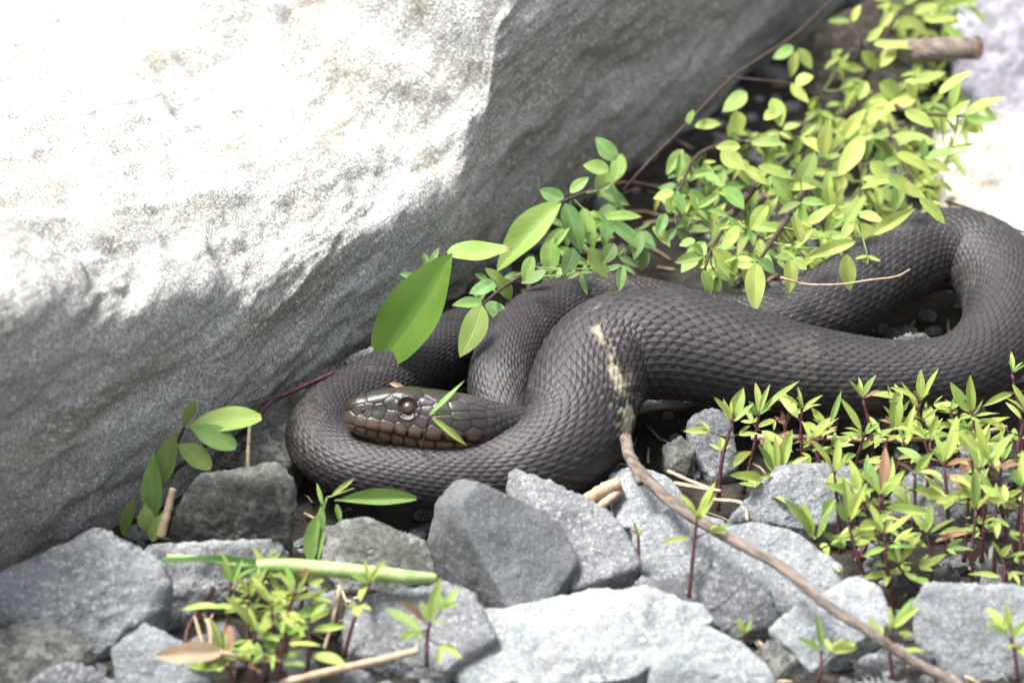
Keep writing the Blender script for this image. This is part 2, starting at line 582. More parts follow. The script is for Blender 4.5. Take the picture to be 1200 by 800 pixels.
# ------------------------------------------------------------------ the snake
# photo position, height of the centre line, radius (mm); head first, tail last
SN = [
    (402, 488, 24.0, 4.0), (420, 487, 24.0, 6.5), (446, 487, 24.0, 8.6), (475, 488, 23.5, 9.3), (510, 491, 23.0, 9.2), (545, 494, 22.0, 7.6),
    (580, 497, 20.0, 5.6), (606, 498, 18.0, 5.0), (628, 497, 13.0, 5.2), (640, 480, 9.0, 5.6), (630, 450, 7.0, 6.2), (600, 415, 7.0, 7.0), (565, 388, 8.0, 7.8),
    (528, 402, 9.0, 8.6), (490, 428, 9.5, 9.0), (440, 454, 9.5, 9.2), (396, 480, 9.5, 9.4), (377, 515, 9.5, 9.6), (412, 545, 9.5, 9.7),
    (480, 555, 9.5, 9.9), (555, 555, 10.0, 10.6), (622, 543, 12.0, 12.2), (672, 507, 15.0, 14.0), (686, 455, 19.0, 15.0), (716, 412, 22.0, 15.8),
    (775, 404, 22.0, 16.2), (840, 413, 20.5, 15.2), (910, 428, 18.0, 13.6), (985, 439, 15.5, 12.2), (1060, 444, 13.5, 11.3), (1130, 433, 12.5, 11.5),
    (1176, 390, 12.5, 12.2), (1180, 338, 13.0, 12.6), (1146, 300, 13.5, 12.7), (1094, 294, 14.0, 12.7), (1042, 314, 14.0, 12.6), (985, 352, 13.0, 12.2),
    (930, 378, 12.0, 11.5), (870, 388, 11.0, 11.1), (800, 378, 12.0, 10.7), (730, 362, 15.0, 10.4), (668, 362, 17.5, 10.0), (616, 390, 19.0, 9.7),
    (592, 435, 18.5, 9.4), (592, 478, 14.0, 9.0), (612, 515, 9.0, 8.0), (645, 520, 7.0, 6.4), (680, 505, 6.0, 4.6), (700, 480, 5.5, 2.4), (706, 462, 5.0, 0.8),
]
HEAD_LEN = 50.0


def build_snake():
    ctrl = np.array([np.concatenate([Pz(px, py, z), [r]]) for px, py, z, r in SN])
    dense = catmull(ctrl, 24)
    seg = np.linalg.norm(np.diff(dense[:, :3], axis=0), axis=1)
    s = np.concatenate([[0], np.cumsum(seg)])
    # even out, then smooth the line a little
    sg = np.arange(0, s[-1], 0.5)
    line = np.stack([np.interp(sg, s, dense[:, k]) for k in range(4)], 1)
    ker = np.hanning(25)
    ker /= ker.sum()
    for k in range(4):
        line[:, k] = np.convolve(np.pad(line[:, k], 12, 'reflect', reflect_type='odd'), ker, 'valid')
    # ring stations
    st = []
    c = 0.0
    total = sg[-1]
    while c < total:
        st.append(c)
        r = max(np.interp(c, sg, line[:, 3]), 2.0)
        c += 0.21 if c < HEAD_LEN + 8 else 0.028 * r
    st = np.array(st)
    C = np.stack([np.interp(st, sg, line[:, k]) for k in range(3)], 1)
    rad = np.interp(st, sg, line[:, 3])
    T = np.stack([np.gradient(line[:, k]) for k in range(3)], 1)
    Tt = np.stack([np.interp(st, sg, T[:, k]) for k in range(3)], 1)
    Tt /= np.linalg.norm(Tt, axis=1)[:, None]
    # roll: the head leans so that its flank looks up at the sky
    up = np.tile(np.array([0, 0, 1.0]), (len(st), 1))
    roll = np.interp(st, [0, 40, 60], [R(34), R(30), 0])
    up[:, 1] = np.sin(roll)
    up[:, 2] = np.cos(roll)
    side0 = np.cross(Tt, up)
    side0 /= np.linalg.norm(side0, axis=1)[:, None]
    tw = np.interp(st, [0, 60, 90], [0, 0, 1]) * (0.24 * np.sin(st / 43.0 + 1.0) + 0.12 * np.sin(st / 19.0))
    up = up + side0 * np.tan(tw)[:, None]                     # the body rolls a little as it bends
    # B points to the camera side on the head (theta = +90 deg)
    B = np.cross(Tt, up)
    B /= np.linalg.norm(B, axis=1)[:, None]
    if B[20, 1] > 0:
        B = -B
    N = np.cross(B, Tt)
    sgn = np.sign(np.sum(N * up, 1))
    N *= sgn[:, None]
    # angles: fine over the back and flanks, coarse under the belly
    nd, nb = 264, 24
    half = R(122)
    th = np.concatenate([np.linspace(-half, half, nd, endpoint=False), np.linspace(half, 2 * math.pi - half, nb, endpoint=False)])
    nv = len(th)
    TH = np.where(th > math.pi, th - 2 * math.pi, th)
    ct, sn = np.cos(TH), np.sin(TH)
    # body section: slightly triangular, flat belly
    wid = 1.07 - 0.05 * np.clip(ct, 0, 1) ** 2
    by = sn * wid
    bz = np.where(ct > 0, ct * 0.95, -np.abs(ct) ** 0.8 * 0.86)
    a = st / 1.12
    # head section: half width, height above and below the axis (mm)
    hk = [0, 0.5, 1.5, 3.5, 7, 12, 17, 23, 29, 35, 42, 50]
    hw = np.interp(a, hk, [0.4, 2.4, 3.9, 5.2, 6.4, 7.6, 8.6, 9.9, 10.4, 9.2, 6.6, 5.4])
    ht = np.interp(a, hk, [0.3, 2.6, 4.2, 5.6, 6.9, 8.0, 8.4, 8.2, 7.8, 7.0, 5.6, 4.9])
    hb = np.interp(a, hk, [0.3, 2.4, 3.9, 5.2, 6.6, 7.9, 8.7, 9.1, 8.8, 7.6, 5.8, 4.9])
    k5 = np.hanning(15)
    k5 /= k5.sum()
    for arr in (hw, ht, hb):
        arr[8:400] = np.convolve(arr, k5, 'same')[8:400]
    e = 2 / 2.35
    cx = np.sign(sn) * np.abs(sn) ** e
    cz = np.sign(ct) * np.abs(ct) ** e
    HY = hw[:, None] * cx
    HZ = np.where(cz > 0, ht[:, None], hb[:, None]) * cz
    # snout sits low, brow overhangs the eye, cheeks swell over the jaw muscle
    brow = np.exp(-((a[:, None] - 15.5) / 5.5) ** 2) * np.exp(-((np.abs(TH) - R(48)) / R(17)) ** 2)
    cant = np.exp(-((a[:, None] - 8) / 6) ** 2) * np.exp(-((np.abs(TH) - R(80)) / R(14)) ** 2)
    lip = np.exp(-((a[:, None] - 15) / 14) ** 2) * np.exp(-((np.abs(TH) - R(112)) / R(13)) ** 2)
    amp = 0.75 * brow - 0.55 * cant + 0.45 * lip
    HY = HY * (1 + 0.0) + amp * cx
    HZ = HZ + amp * cz
    BY = rad[:, None] * by
    BZ = rad[:, None] * bz
    w = np.clip((a - 42) / 10, 0, 1)
    w = (w * w * (3 - 2 * w))[:, None]
    Y = HY * (1 - w) + BY * w
    Z = HZ * (1 - w) + BZ * w
    P = C[:, None, :] + Y[..., None] * B[:, None, :] + Z[..., None] * N[:, None, :]
    base = P.copy()
    # surface normals
    du = np.gradient(P, axis=0)
    dv = np.roll(P, -1, 1) - np.roll(P, 1, 1)
    NR = np.cross(du, dv)
    NR /= np.linalg.norm(NR, axis=2)[..., None] + 1e-9
    outw = P - C[:, None, :]
    if np.mean(np.sum(NR * outw, 2)) < 0:
        NR = -NR
    nr, _ = Y.shape
    # ---------------- keeled scales on the body
    Lr = 0.295 * np.maximum(rad, 4.5)
    pcoord = np.cumsum(np.gradient(st) / Lr)
    rows = 33
    xq = np.abs(TH) / half
    qc = np.sign(TH) * (rows / 2.0) * (xq - 0.24 * xq ** 2) / 0.76      # broader scales low on the flanks
    qj = qc + 0.0
    Pn = np.repeat(pcoord[:, None], nv, 1)
    Qn = np.repeat(qj[None, :], nr, 0)
    # small irregularity so that the rows are not ruler straight
    jit = np.stack([Pn.ravel() * 0.12, Qn.ravel() * 0.2, np.zeros(Pn.size)], 1)
    Pn = Pn + 0.10 * vnoise(jit, 3).reshape(Pn.shape)
    Qn = Qn + 0.14 * vnoise(jit, 8).reshape(Pn.shape)
    best = np.full(Pn.shape, -1.0)
    sid = np.zeros(Pn.shape)
    j0 = np.round(Qn)
    for dj in (-1, 0, 1):
        j = j0 + dj
        ofs = np.where(np.mod(j, 2) == 1, 0.5, 0.0)
        i0 = np.round(Pn - ofs)
        for di in (-1, 0, 1):
            i = i0 + di
            aa = Pn - (i + ofs)
            bb = Qn - j
            tip = 0.76
            x = np.clip(aa / tip, -1, 1)
            hwid = np.where(aa < 0, 1.0, 1.0 * np.clip(1 - np.abs(x) ** 1.45, 0, 1))
            inside = (np.abs(bb) < hwid) & (aa > -0.95) & (aa < tip)
            rn = _hash(i, j, np.zeros_like(i), 5)
            h = 0.42 + (0.55 + 0.14 * rn) * aa - 0.30 * (bb / 0.8) ** 2 + 0.17 * np.exp(-(bb / 0.10) ** 2)
            h = np.where(inside, h, -1)
            up_ = h > best
            best = np.where(up_, h, best)
            sid = np.where(up_, rn, sid)
    gap = best < -0.5
    best = np.where(gap, 0.0, np.clip(best, 0, 1.2))
    backmask = np.clip((half - np.abs(TH) - R(3)) / R(5), 0, 1)[None, :]
    body_h = best * backmask * (0.042 * np.maximum(rad, 4.5))[:, None]
    # wide belly plates
    belly = (1 - backmask) * 0.35 * np.mod(pcoord, 1.0)[:, None]
    # ---------------- plates on the head
    seeds = []
    def sd(aa, deg, kind, wt=0.0):
        seeds.append((aa, R(deg), kind, wt))
        if deg > 2:
            seeds.append((aa, R(-deg), kind, wt))
    for aa, dg in zip([1.2, 4.3, 7.4, 10.8, 14.4, 18.4, 22.8, 27.4, 31.5], [96, 104, 108, 110, 112, 112, 111, 109, 106]):
        sd(aa, dg, 1)
    for aa, dg in zip([1.6, 4.4, 7.2, 10.2, 13.6, 17.4, 21.5, 25.8, 30], [140, 138, 139, 140, 141, 142, 142, 141, 140]):
        sd(aa, dg, 2)
    for aa in (4, 9, 15, 21, 27, 33):
        sd(aa, 168, 3)
    for aa, dg in [(3.4, 70), (6.0, 80), (9.0, 84), (12.2, 70), (12.0, 90), (20.2, 62), (20.8, 77), (20.0, 92), (16.2, 96),
                   (24.4, 74), (24.8, 90), (28.2, 64), (28.6, 79), (29.0, 94), (32.2, 58), (32.4, 74), (32.8, 90)]:
        sd(aa, dg, 4)
    for aa, dg in [(16.0, 50), (3.0, 26), (8.0, 26), (15.2, 0), (23.5, 26)]:
        sd(aa, dg, 5)
    k = 0
    aa = 31.0
    while aa < HEAD_LEN + 14:
        ofs = 9.5 if k % 2 else 0
        for dg in np.arange(ofs, 176, 19.0):
            if aa < 35 and 52 < dg < 150:
                continue
            sd(aa, dg + rng.uniform(-1.5, 1.5), 6)
        aa += 1.5
        k += 1
    nh = int(np.searchsorted(a, HEAD_LEN + 12))
    loc = np.stack([np.repeat(a[:nh, None], nv, 1), Y[:nh], Z[:nh]], -1)
    ths = np.unwrap(th)
    spos, skind, sth = [], [], []
    for aa, tt, kd, wt in seeds:
        i = min(int(np.searchsorted(a, aa)), nh - 1)
        j = int(np.argmin(np.abs(np.angle(np.exp(1j * (TH - tt))))))
        spos.append(loc[i, j])
        skind.append(kd)
    spos = np.array(spos)
    skind = np.array(skind)
    flat = loc.reshape(-1, 3)
    sc = np.array([1.0, 1.0, 1.0])
    d1 = np.full(len(flat), 1e9)
    d2 = np.full(len(flat), 1e9)
    id1 = np.zeros(len(flat), int)
    for m_, sp_ in enumerate(spos):
        dd = np.linalg.norm((flat - sp_) * sc, axis=1)
        if skind[m_] == 5:
            dd = dd - 1.8
        new = dd < d1
        d2 = np.where(new, d1, np.minimum(d2, dd))
        id1 = np.where(new, m_, id1)
        d1 = np.where(new, dd, d1)
    edge = (d2 - d1).reshape(nh, nv)
    kind = skind[id1].reshape(nh, nv)
    prnd = _hash(id1.reshape(nh, nv), id1.reshape(nh, nv) * 0, id1.reshape(nh, nv) * 0, 9)
    smooth = np.clip(edge / 0.5, 0, 1)
    smooth = smooth * smooth * (3 - 2 * smooth)
    dome = np.clip(edge / 3.0, 0, 1)
    plate = (0.17 * smooth + 0.13 * dome) * np.clip(a[:nh, None] / 1.5, 0.1, 1)
    # mouth line between the lip rows
    TA = np.abs(TH)[None, :]
    mouth_th = np.interp(a[:nh], [0, 3, 30, 36], [R(118), R(122), R(127), R(122)])[:, None]
    mouth = np.exp(-((TA - mouth_th) / R(2.2)) ** 2) * (a[:nh, None] < 33) * (a[:nh, None] > 0.6)
    plate = plate - 0.55 * mouth
    # eye socket
    EA, ET = 16.0, R(76)
    ei = int(np.searchsorted(a, EA))
    ej = int(np.argmin(np.abs(TH - ET)))
    ej2 = int(np.argmin(np.abs(TH + ET)))
    for jj in (ej, ej2):
        de = np.linalg.norm(flat - loc[ei, jj], axis=1).reshape(nh, nv)
        plate = plate - 0.9 * np.exp(-(de / 2.3) ** 4) + 0.35 * np.exp(-((de - 3.2) / 0.5) ** 2)
    hh = np.zeros((nr, nv))
    w2 = np.clip((a - (HEAD_LEN + 2)) / 8, 0, 1)[:, None]
    hh += (body_h + belly) * w2
    hh[:nh] += plate * (1 - w2[:nh])
    # ---------------- colour of the skin and scales
    col = np.zeros((nr, nv, 3))
    sr = sid[..., None]
    skin = np.array([0.018, 0.011, 0.011])
    c1 = np.array([0.0125, 0.0102, 0.0115])
    c2 = np.array([0.0215, 0.0172, 0.019])
    body_c = c1 * (1 - sr) + c2 * sr
    body_c = np.where((best < 0.2)[..., None], skin, body_c)
    bm_ = backmask[..., None]
    body_c = body_c * bm_ + np.array([0.075, 0.035, 0.03]) * (1 - bm_)
    col[:] = body_c
    # dusty patches of dry mud
    Pf = P.reshape(-1, 3)
    dust = np.clip(fbm(Pf, 14, 4, 61) * 0.9 + 0.15 * fbm(Pf, 2.0, 2, 65) - 0.38, 0, 1).reshape(nr, nv)
    dust *= np.clip(fbm(Pf, 1.3, 2, 66).reshape(nr, nv) * 1.6 + 0.35, 0, 1) * 1.6
    head_fade = np.clip((a - 48) / 12, 0, 1)[:, None]
    dust = np.clip(dust, 0, 0.1) * head_fade
    col = col * (1 - dust[..., None]) + np.array([0.20, 0.18, 0.145]) * dust[..., None]
    # the cream streak of dried mud on the fold
    streak_px = [(700, 388), (712, 408), (719, 432), (727, 458), (735, 478), (733, 500), (727, 520)]
    near = P.reshape(-1, 3) - CAM
    dep = near @ F_
    sx = 600 + (near @ R_) / dep * DIST / PXMM
    sy = 400 - (near @ U_) / dep * DIST / PXMM
    dmin = np.full(len(sx), 1e9)
    for (x0, y0), (x1, y1) in zip(streak_px[:-1], streak_px[1:]):
        vx, vy = x1 - x0, y1 - y0
        tt = np.clip(((sx - x0) * vx + (sy - y0) * vy) / (vx * vx + vy * vy), 0, 1)
        dmin = np.minimum(dmin, np.hypot(sx - x0 - tt * vx, sy - y0 - tt * vy))
    onfold = ((rad > 14.0) & (a > 200)).astype(float)
    onfold = np.repeat(onfold[:, None], nv, 1).ravel()
    fac = (NR.reshape(-1, 3) @ -F_) > -0.1
    nz = fbm(Pf, 3.2, 3, 71)
    core = np.clip((3.2 + 8.0 * fbm(Pf, 6.0, 2, 77) + 5 * nz - dmin) / 5.0, 0, 1) * onfold * fac
    halo = np.clip((26 + 16 * nz - dmin) / 26.0, 0, 1) * np.clip(fbm(Pf, 1.2, 2, 73) * 2.2 - 0.1, 0, 1) * 0.6 * onfold * fac
    for d0, amt, cc in ((halo, 0.7, (0.26, 0.235, 0.18)), (core, 0.72, (0.33, 0.295, 0.2))):
        m3 = (d0 * amt).reshape(nr, nv)[..., None]
        col = col * (1 - m3) + np.array(cc) * m3
    # head colours
    hc = np.zeros((nh, nv, 3))
    hc[:] = np.array([0.034, 0.027, 0.022])
    pr = prnd[..., None]
    side = np.array([0.055, 0.044, 0.042]) * (0.85 + 0.35 * pr)
    for kd, cc in ((4, side), (6, np.array([0.060, 0.052, 0.050]) * (0.85 + 0.3 * pr)), (5, np.array([0.034, 0.027, 0.018]) * (0.9 + 0.2 * pr))):
        hc = np.where((kind == kd)[..., None], cc, hc)
    seam = 1 - np.clip(edge / 2.2, 0, 1)
    hcl = np.array([0.085, 0.062, 0.05])
    low = np.clip((TA - R(104)) / R(12), 0, 1)[..., None] * np.ones((nh, 1, 1))
    labial = hcl * (1 - low) + np.array([0.19, 0.115, 0.07]) * low
    bar = (np.clip((seam - 0.25) * 2.2, 0, 1) * np.clip((a[:nh, None] - 8) / 6, 0, 1))[..., None] * np.clip(low * 1.3, 0, 1)
    labial = labial * (1 - bar) + np.array([0.018, 0.013, 0.011]) * bar
    hc = np.where((kind == 1)[..., None], labial, hc)
    lowlip = np.array([0.20, 0.125, 0.075]) * (0.8 + 0.4 * pr)
    lb = (np.clip(seam - 0.4, 0, 1) * 1.4)[..., None]
    lowlip = lowlip * (1 - np.clip(lb, 0, 1)) + np.array([0.03, 0.02, 0.015]) * np.clip(lb, 0, 1)
    hc = np.where((kind == 2)[..., None], lowlip, hc)
    hc = np.where((kind == 3)[..., None], np.array([0.28, 0.22, 0.16]), hc)
    hc = hc * 0.62
    groove = np.clip(1 - edge / 0.45, 0, 1)[..., None]
    hc = hc * (1 - 0.65 * groove)
    hc = hc * (1 - 0.85 * mouth[..., None])
    w3 = (1 - w2[:nh])[..., None]
    col[:nh] = col[:nh] * (1 - w3) + hc * w3
    gloss = np.repeat(np.interp(a, [0, 34, 58], [0.2, 0.3, 0.52])[:, None], nv, 1)
    gloss = gloss + 0.4 * np.clip(dust + core.reshape(nr, nv) + halo.reshape(nr, nv), 0, 1)
    V = (P + NR * hh[..., None]).reshape(-1, 3)
    faces = grid_faces(nr, nv, True).tolist()
    faces.append(list(range(nv))[::-1])
    faces.append([(nr - 1) * nv + j for j in range(nv)])
    ob = mesh_obj('snake', V, faces, None, origin=(V[:, 0].mean(), V[:, 1].mean(), 0))
    me = ob.data
    at = me.color_attributes.new('skin', 'FLOAT_COLOR', 'POINT')
    rgba = np.concatenate([col.reshape(-1, 3), gloss.reshape(-1, 1)], 1)
    at.data.foreach_set('color', rgba.ravel().astype(np.float32))
    k = NT('snake_skin')
    ca = k.n('ShaderNodeVertexColor', layer_name='skin')
    tc = k.n('ShaderNodeTexCoord')
    mot = k.noise(tc.outputs['Object'], 500, 4, 0.7)
    cc = k.mix(0.35, ca.outputs['Color'], k.ramp(mot, [(0.3, (0.25, 0.25, 0.25)), (0.7, (0.75, 0.75, 0.75))]), 'OVERLAY')
    k.l(cc, k.b.inputs['Base Color'])
    k.l(ca.outputs['Alpha'], k.b.inputs['Roughness'])
    k.b.inputs['Specular IOR Level'].default_value = 0.4
    k.l(k.bump(k.noise(tc.outputs['Object'], 2200, 3, 0.6), 0.0002, 0.5), k.b.inputs['Normal'])
    me.materials.append(k.m)
    tag(ob, 'black keel-scaled water snake coiled under the boulder with its head resting on a coil', 'snake')
    # ---------------- eyes and nostrils
    ke = NT('snake_eye')
    ke.b.inputs['Base Color'].default_value = (0.035, 0.024, 0.018, 1)
    ke.b.inputs['Roughness'].default_value = 0.16
    ke.b.inputs['Coat Weight'].default_value = 0.4
    kp = NT('snake_pupil')
    kp.b.inputs['Base Color'].default_value = (0.004, 0.004, 0.005, 1)
    kp.b.inputs['Roughness'].default_value = 0.14
    kn = NT('nostril_dark')
    kn.b.inputs['Base Color'].default_value = (0.008, 0.005, 0.008, 1)
    kn.b.inputs['Roughness'].default_value = 0.5

    def ball(name, c, r, ax, mat, parent, flat_=1.0, stretch=1.0):
        bm = bmesh.new()
        bmesh.ops.create_uvsphere(bm, u_segments=32, v_segments=20, radius=1.0)
        ax = ax / np.linalg.norm(ax)
        x = np.cross([0, 0, 1.0], ax)
        x /= np.linalg.norm(x)
        y = np.cross(ax, x)
        vv = np.array([v.co[:] for v in bm.verts])
        ff = [[v.index for v in f.verts] for f in bm.faces]
        bm.free()
        W = c + vv[:, :1] * x * r * stretch + vv[:, 1:2] * y * r + vv[:, 2:3] * ax * r * flat_
        o = mesh_obj(name, W, ff, mat, origin=c)
        o.parent = parent
        o.location = Vector(c * MM) - parent.location
        return o
    for jj in (ej, ej2):
        n_ = NR[ei, jj]
        c = P[ei, jj] - n_ * 1.7
        eye = ball('eye', c, 2.45, n_, ke.m, ob)
        pu = ball('pupil', c + n_ * 1.6, 1.25, n_, kp.m, eye, 0.68)
        pu.location = Vector(n_ * 1.6 * MM)
    ni = int(np.searchsorted(a, 5.2))
    for tt in (R(79), R(-79)):
        jj = int(np.argmin(np.abs(TH - tt)))
        ball('nostril', P[ni, jj] + NR[ni, jj] * 0.28, 0.75, NR[ni, jj], kn.m, ob, 0.45, 0.8)
    return ob, C, rad, st


snake, SC, SR, SST = build_snake()

# ------------------------------------------------------------------ stones
_ico = {}


def ico(n):
    if n not in _ico:
        bm = bmesh.new()
        bmesh.ops.create_icosphere(bm, subdivisions=n, radius=1.0)
        _ico[n] = (np.array([v.co[:] for v in bm.verts]), [[v.index for v in f.verts] for f in bm.faces])
        bm.free()
    return _ico[n]


def hull_planes(pts):
    bm = bmesh.new()
    for p in pts:
        bm.verts.new(p)
    bmesh.ops.convex_hull(bm, input=bm.verts)
    bm.normal_update()
    cen = np.mean(pts, axis=0)
    pl = []
    for f in bm.faces:
        n = np.array(f.normal[:])
        d = float(np.dot(n, np.array(f.verts[0].co[:]) - cen))
        if d < 0:
            n, d = -n, -d
        if d > 1e-3 and f.calc_area() > 1e-4:
            pl.append((n, d))
    bm.free()
    # merge nearly coplanar facets
    out = []
    for n, d in pl:
        if not any(np.dot(n, n2) > 0.995 and abs(d - d2) < 0.6 for n2, d2 in out):
            out.append((n, d))
    return cen, out


def rock_verts(pts, sub=5, sharp=34, rough=1.0, seed=0, chips=3):
    pts = np.asarray(pts, float)
    cen, pl = hull_planes(pts)
    r0 = random.Random(seed)
    size = np.linalg.norm(pts.max(0) - pts.min(0))
    D, faces = ico(sub)
    Nn = np.array([p[0] for p in pl])
    dd = np.array([p[1] for p in pl])
    for _ in range(chips):                                   # a few extra broken corners
        n = np.array([r0.gauss(0, 1), r0.gauss(0, 1), r0.gauss(0.3, 0.8)])
        n /= np.linalg.norm(n)
        reach = np.max((pts - cen) @ n)
        Nn = np.vstack([Nn, n])
        dd = np.append(dd, reach * r0.uniform(0.84, 0.94))
    q = np.clip(D @ Nn.T, 0, None) / dd
    qm = q.max(axis=1)
    r = 1.0 / (qm * np.sum((q / qm[:, None]) ** sharp, axis=1) ** (1.0 / sharp))
    V = cen + D * r[:, None]
    nrm = D * 0.5 + Nn[np.argmax(q, axis=1)] * 0.5
    nrm /= np.linalg.norm(nrm, axis=1)[:, None]
    W = V + seed * 37.7
    disp = size * rough * (0.016 * fbm(W, size * 0.28, 4, seed) + 0.007 * (0.5 - np.abs(fbm(W, size * 0.12, 3, seed + 3)) * 1.6)) + 0.16 * rough * fbm(W, 1.4, 2, seed + 9) + 0.42 * rough * (0.3 - np.abs(fbm(W, 5.0, 3, seed + 13)))
    return V + nrm * disp[:, None], faces


def stone(label, top, mat='pale', base=-9.0, shrink=0.95, sub=5, sharp=34, rough=1.0, seed=1, cat='stone', group=None, chips=2, name='stone'):
    """top: (photo x, photo y, height mm) of the corners that show; the foot is closed below them"""
    pts = [Pz(px, py, z) for px, py, z in top]
    c = np.mean(pts, axis=0)
    foot = [np.array([c[0] + (p[0] - c[0]) * shrink, c[1] + (p[1] - c[1]) * shrink, base]) for p in pts]
    pts = [c + (p - c) * 1.05 for p in pts]
    V, faces = rock_verts(pts + foot, sub, sharp * 1.8, rough, seed, chips + 1)
    o = mesh_obj(name, V, faces, M[mat], origin=(c[0], c[1], V[:, 2].min()))
    return tag(o, label, cat, group)


A_, B_, D_ = Pz(538, 592, 27), Pz(598, 711, 4), Pz(674, 655, 9)
NRM = np.cross(B_ - A_, D_ - A_)
NRM /= np.linalg.norm(NRM)


def on_face(px, py):
    p = Pplane(px, py, A_, NRM)
    d = (p - CAM) @ F_
    q = p - CAM
    return (px, py, p[2])


stone('dark angular stone with a smooth tilted face leaning against the front coil',
      [on_face(560, 567), on_face(592, 590), on_face(636, 597), on_face(657, 617), on_face(674, 655), on_face(650, 692), on_face(613, 713), on_face(598, 711), on_face(538, 594), on_face(578, 640),
       (535, 564, 22), (514, 591, 15), (503, 641, 1), (518, 672, -3), (589, 706, 1)], 'basalt', sub=6, sharp=90, rough=0.45, seed=4, chips=-1, shrink=0.98)
stone('speckled grey granite stone wedged behind the dark angular stone',
      [(592, 562, 14), (609, 549, 19), (656, 567, 19), (700, 592, 17), (722, 610, 15), (746, 658, 8), (737, 684, 3), (670, 690, 2), (640, 660, 4), (600, 592, 8)],
      'granite', sub=6, sharp=40, rough=0.8, seed=6, chips=1)
stone('broad pale whitish stone lying flat in front of the dark angular stone',
      [(558, 724, 2), (615, 722, 3), (668, 704, 6), (700, 690, 10), (750, 685, 12), (838, 690, 10), (852, 712, 7), (800, 742, 5), (770, 770, 3), (742, 792, 0), (660, 806, -2), (560, 808, -4), (532, 800, -5), (548, 770, -1)],
      'pale', sub=6, sharp=30, rough=1.3, seed=8, chips=5, base=-16)
stone('pale rounded stone under the red-stemmed sprout beside the flat whitish stone',
      [(757, 776, 5), (780, 746, 9), (830, 733, 11), (870, 752, 9), (905, 790, 4), (912, 812, 0), (840, 830, -6), (760, 815, -3)], 'pale', sub=6, sharp=22, rough=0.8, seed=11, base=-16)
stone('grey stone with a thin broken twig lying across it beside the yellow-green seedlings',
      [(392, 716, 6), (440, 695, 10), (520, 678, 12), (552, 692, 11), (577, 745, 5), (522, 782, 0), (412, 762, 0)], 'granite', sub=6, sharp=26, rough=1.0, seed=12, base=-14)
stone('squat grey stone with a broken flat corner beneath the front coil',
      [(378, 628, 6), (400, 611, 11), (430, 606, 13), (495, 631, 10), (507, 668, 3), (470, 690, -1), (400, 690, -1), (376, 660, 1)], 'mossy', sub=6, sharp=40, rough=0.9, seed=13)
stone('dark upright slab of rock standing between the boulder and the left coil',
      [(228, 556, 22), (283, 560, 23), (312, 545, 25), (322, 543, 25), (344, 560, 23), (336, 625, 6), (286, 640, 2), (196, 638, 1), (212, 590, 12)],
      'mossy', sub=6, sharp=50, rough=0.9, seed=14, chips=1)
stone('flat grey rock wedged under the boulder behind the left coil',
      [(280, 548, 6), (300, 482, 12), (345, 452, 13), (395, 432, 12), (420, 420, 11), (420, 438, 8), (385, 462, 8), (344, 505, 8), (338, 548, 5), (300, 565, 3)],
      'mossy', sub=6, sharp=36, rough=1.2, seed=15)
stone('small pale chip of rock in the crevice below the broad glossy leaf',
      [(392, 430, 12), (418, 412, 17), (440, 402, 18), (444, 425, 13), (420, 440, 9)], 'granite', sub=5, seed=16, rough=0.7)
stone('large rough grey stone spotted with white under the boulder',
      [(-40, 700, 8), (0, 682, 14), (40, 652, 19), (111, 614, 24), (142, 625, 23), (202, 665, 16), (197, 699, 9), (162, 730, 3), (118, 764, -1), (60, 760, 0), (0, 735, 2)],
      'blue', sub=6, sharp=24, rough=1.3, seed=17)
stone('mottled brownish grey stone lying against the large rough stone',
      [(-20, 745, 6), (0, 737, 9), (61, 722, 12), (112, 760, 8), (88, 778, 4), (60, 806, -2), (0, 815, -4)], 'mossy', sub=6, sharp=24, rough=1.2, seed=18, base=-16)
stone('pale grey stone at the foot of the mottled brownish stone',
      [(28, 800, 4), (71, 773, 8), (110, 782, 7), (150, 803, 3), (120, 830, -6), (40, 830, -6)], 'granite', sub=5, seed=19, base=-16)
stone('smooth grey stone beneath the dry papery leaf',
      [(132, 758, 5), (172, 730, 9), (215, 752, 8), (254, 792, 2), (240, 815, -4), (140, 812, -3)], 'blue', sub=6, sharp=30, seed=20, rough=0.7, base=-16)
stone('long speckled granite stone with a pale crest beneath the fallen green stalk',
      [(160, 642, 14), (190, 638, 16), (245, 640, 16), (325, 629, 15), (341, 648, 11), (335, 672, 5), (262, 690, 1), (252, 722, -3), (196, 738, -3), (186, 700, 3)],
      'granite', sub=6, sharp=36, rough=1.1, seed=21)
stone('rounded pale stone beneath the forked end of the stick',
      [(715, 556, 8), (733, 547, 11), (756, 542, 13), (781, 549, 12), (799, 574, 8), (802, 604, 4), (765, 622, 3), (724, 614, 4)], 'pale', sub=6, sharp=20, rough=0.8, seed=22)
stone('grey blue stone with a tiny sprout in front of it under the stick',
      [(742, 616, 8), (790, 592, 13), (832, 598, 13), (862, 625, 9), (872, 670, 3), (800, 688, 1), (748, 672, 2)], 'blue', sub=6, sharp=22, rough=0.9, seed=23)
stone('large bluish stone crossed by the stick',
      [(830, 622, 12), (885, 610, 15), (940, 625, 14), (975, 647, 11), (992, 684, 5), (975, 698, 3), (912, 728, 0), (880, 700, 3), (842, 672, 5)], 'blue', sub=6, sharp=26, rough=0.9, seed=24)
stone('low grey stone between the flat whitish stone and the large bluish stone',
      [(742, 676, 7), (810, 669, 11), (870, 673, 12), (898, 690, 9), (912, 724, 2), (862, 742, -1), (790, 712, 1)], 'granite', sub=6, sharp=26, rough=0.9, seed=25)
stone('pale bluish stone half under the stick with a dark gap below',
      [(902, 734, 5), (945, 700, 11), (1003, 676, 14), (1030, 688, 13), (1044, 727, 7), (996, 757, 2), (950, 779, -1), (906, 756, 0)], 'pale', sub=6, sharp=34, rough=0.9, seed=26, base=-13)
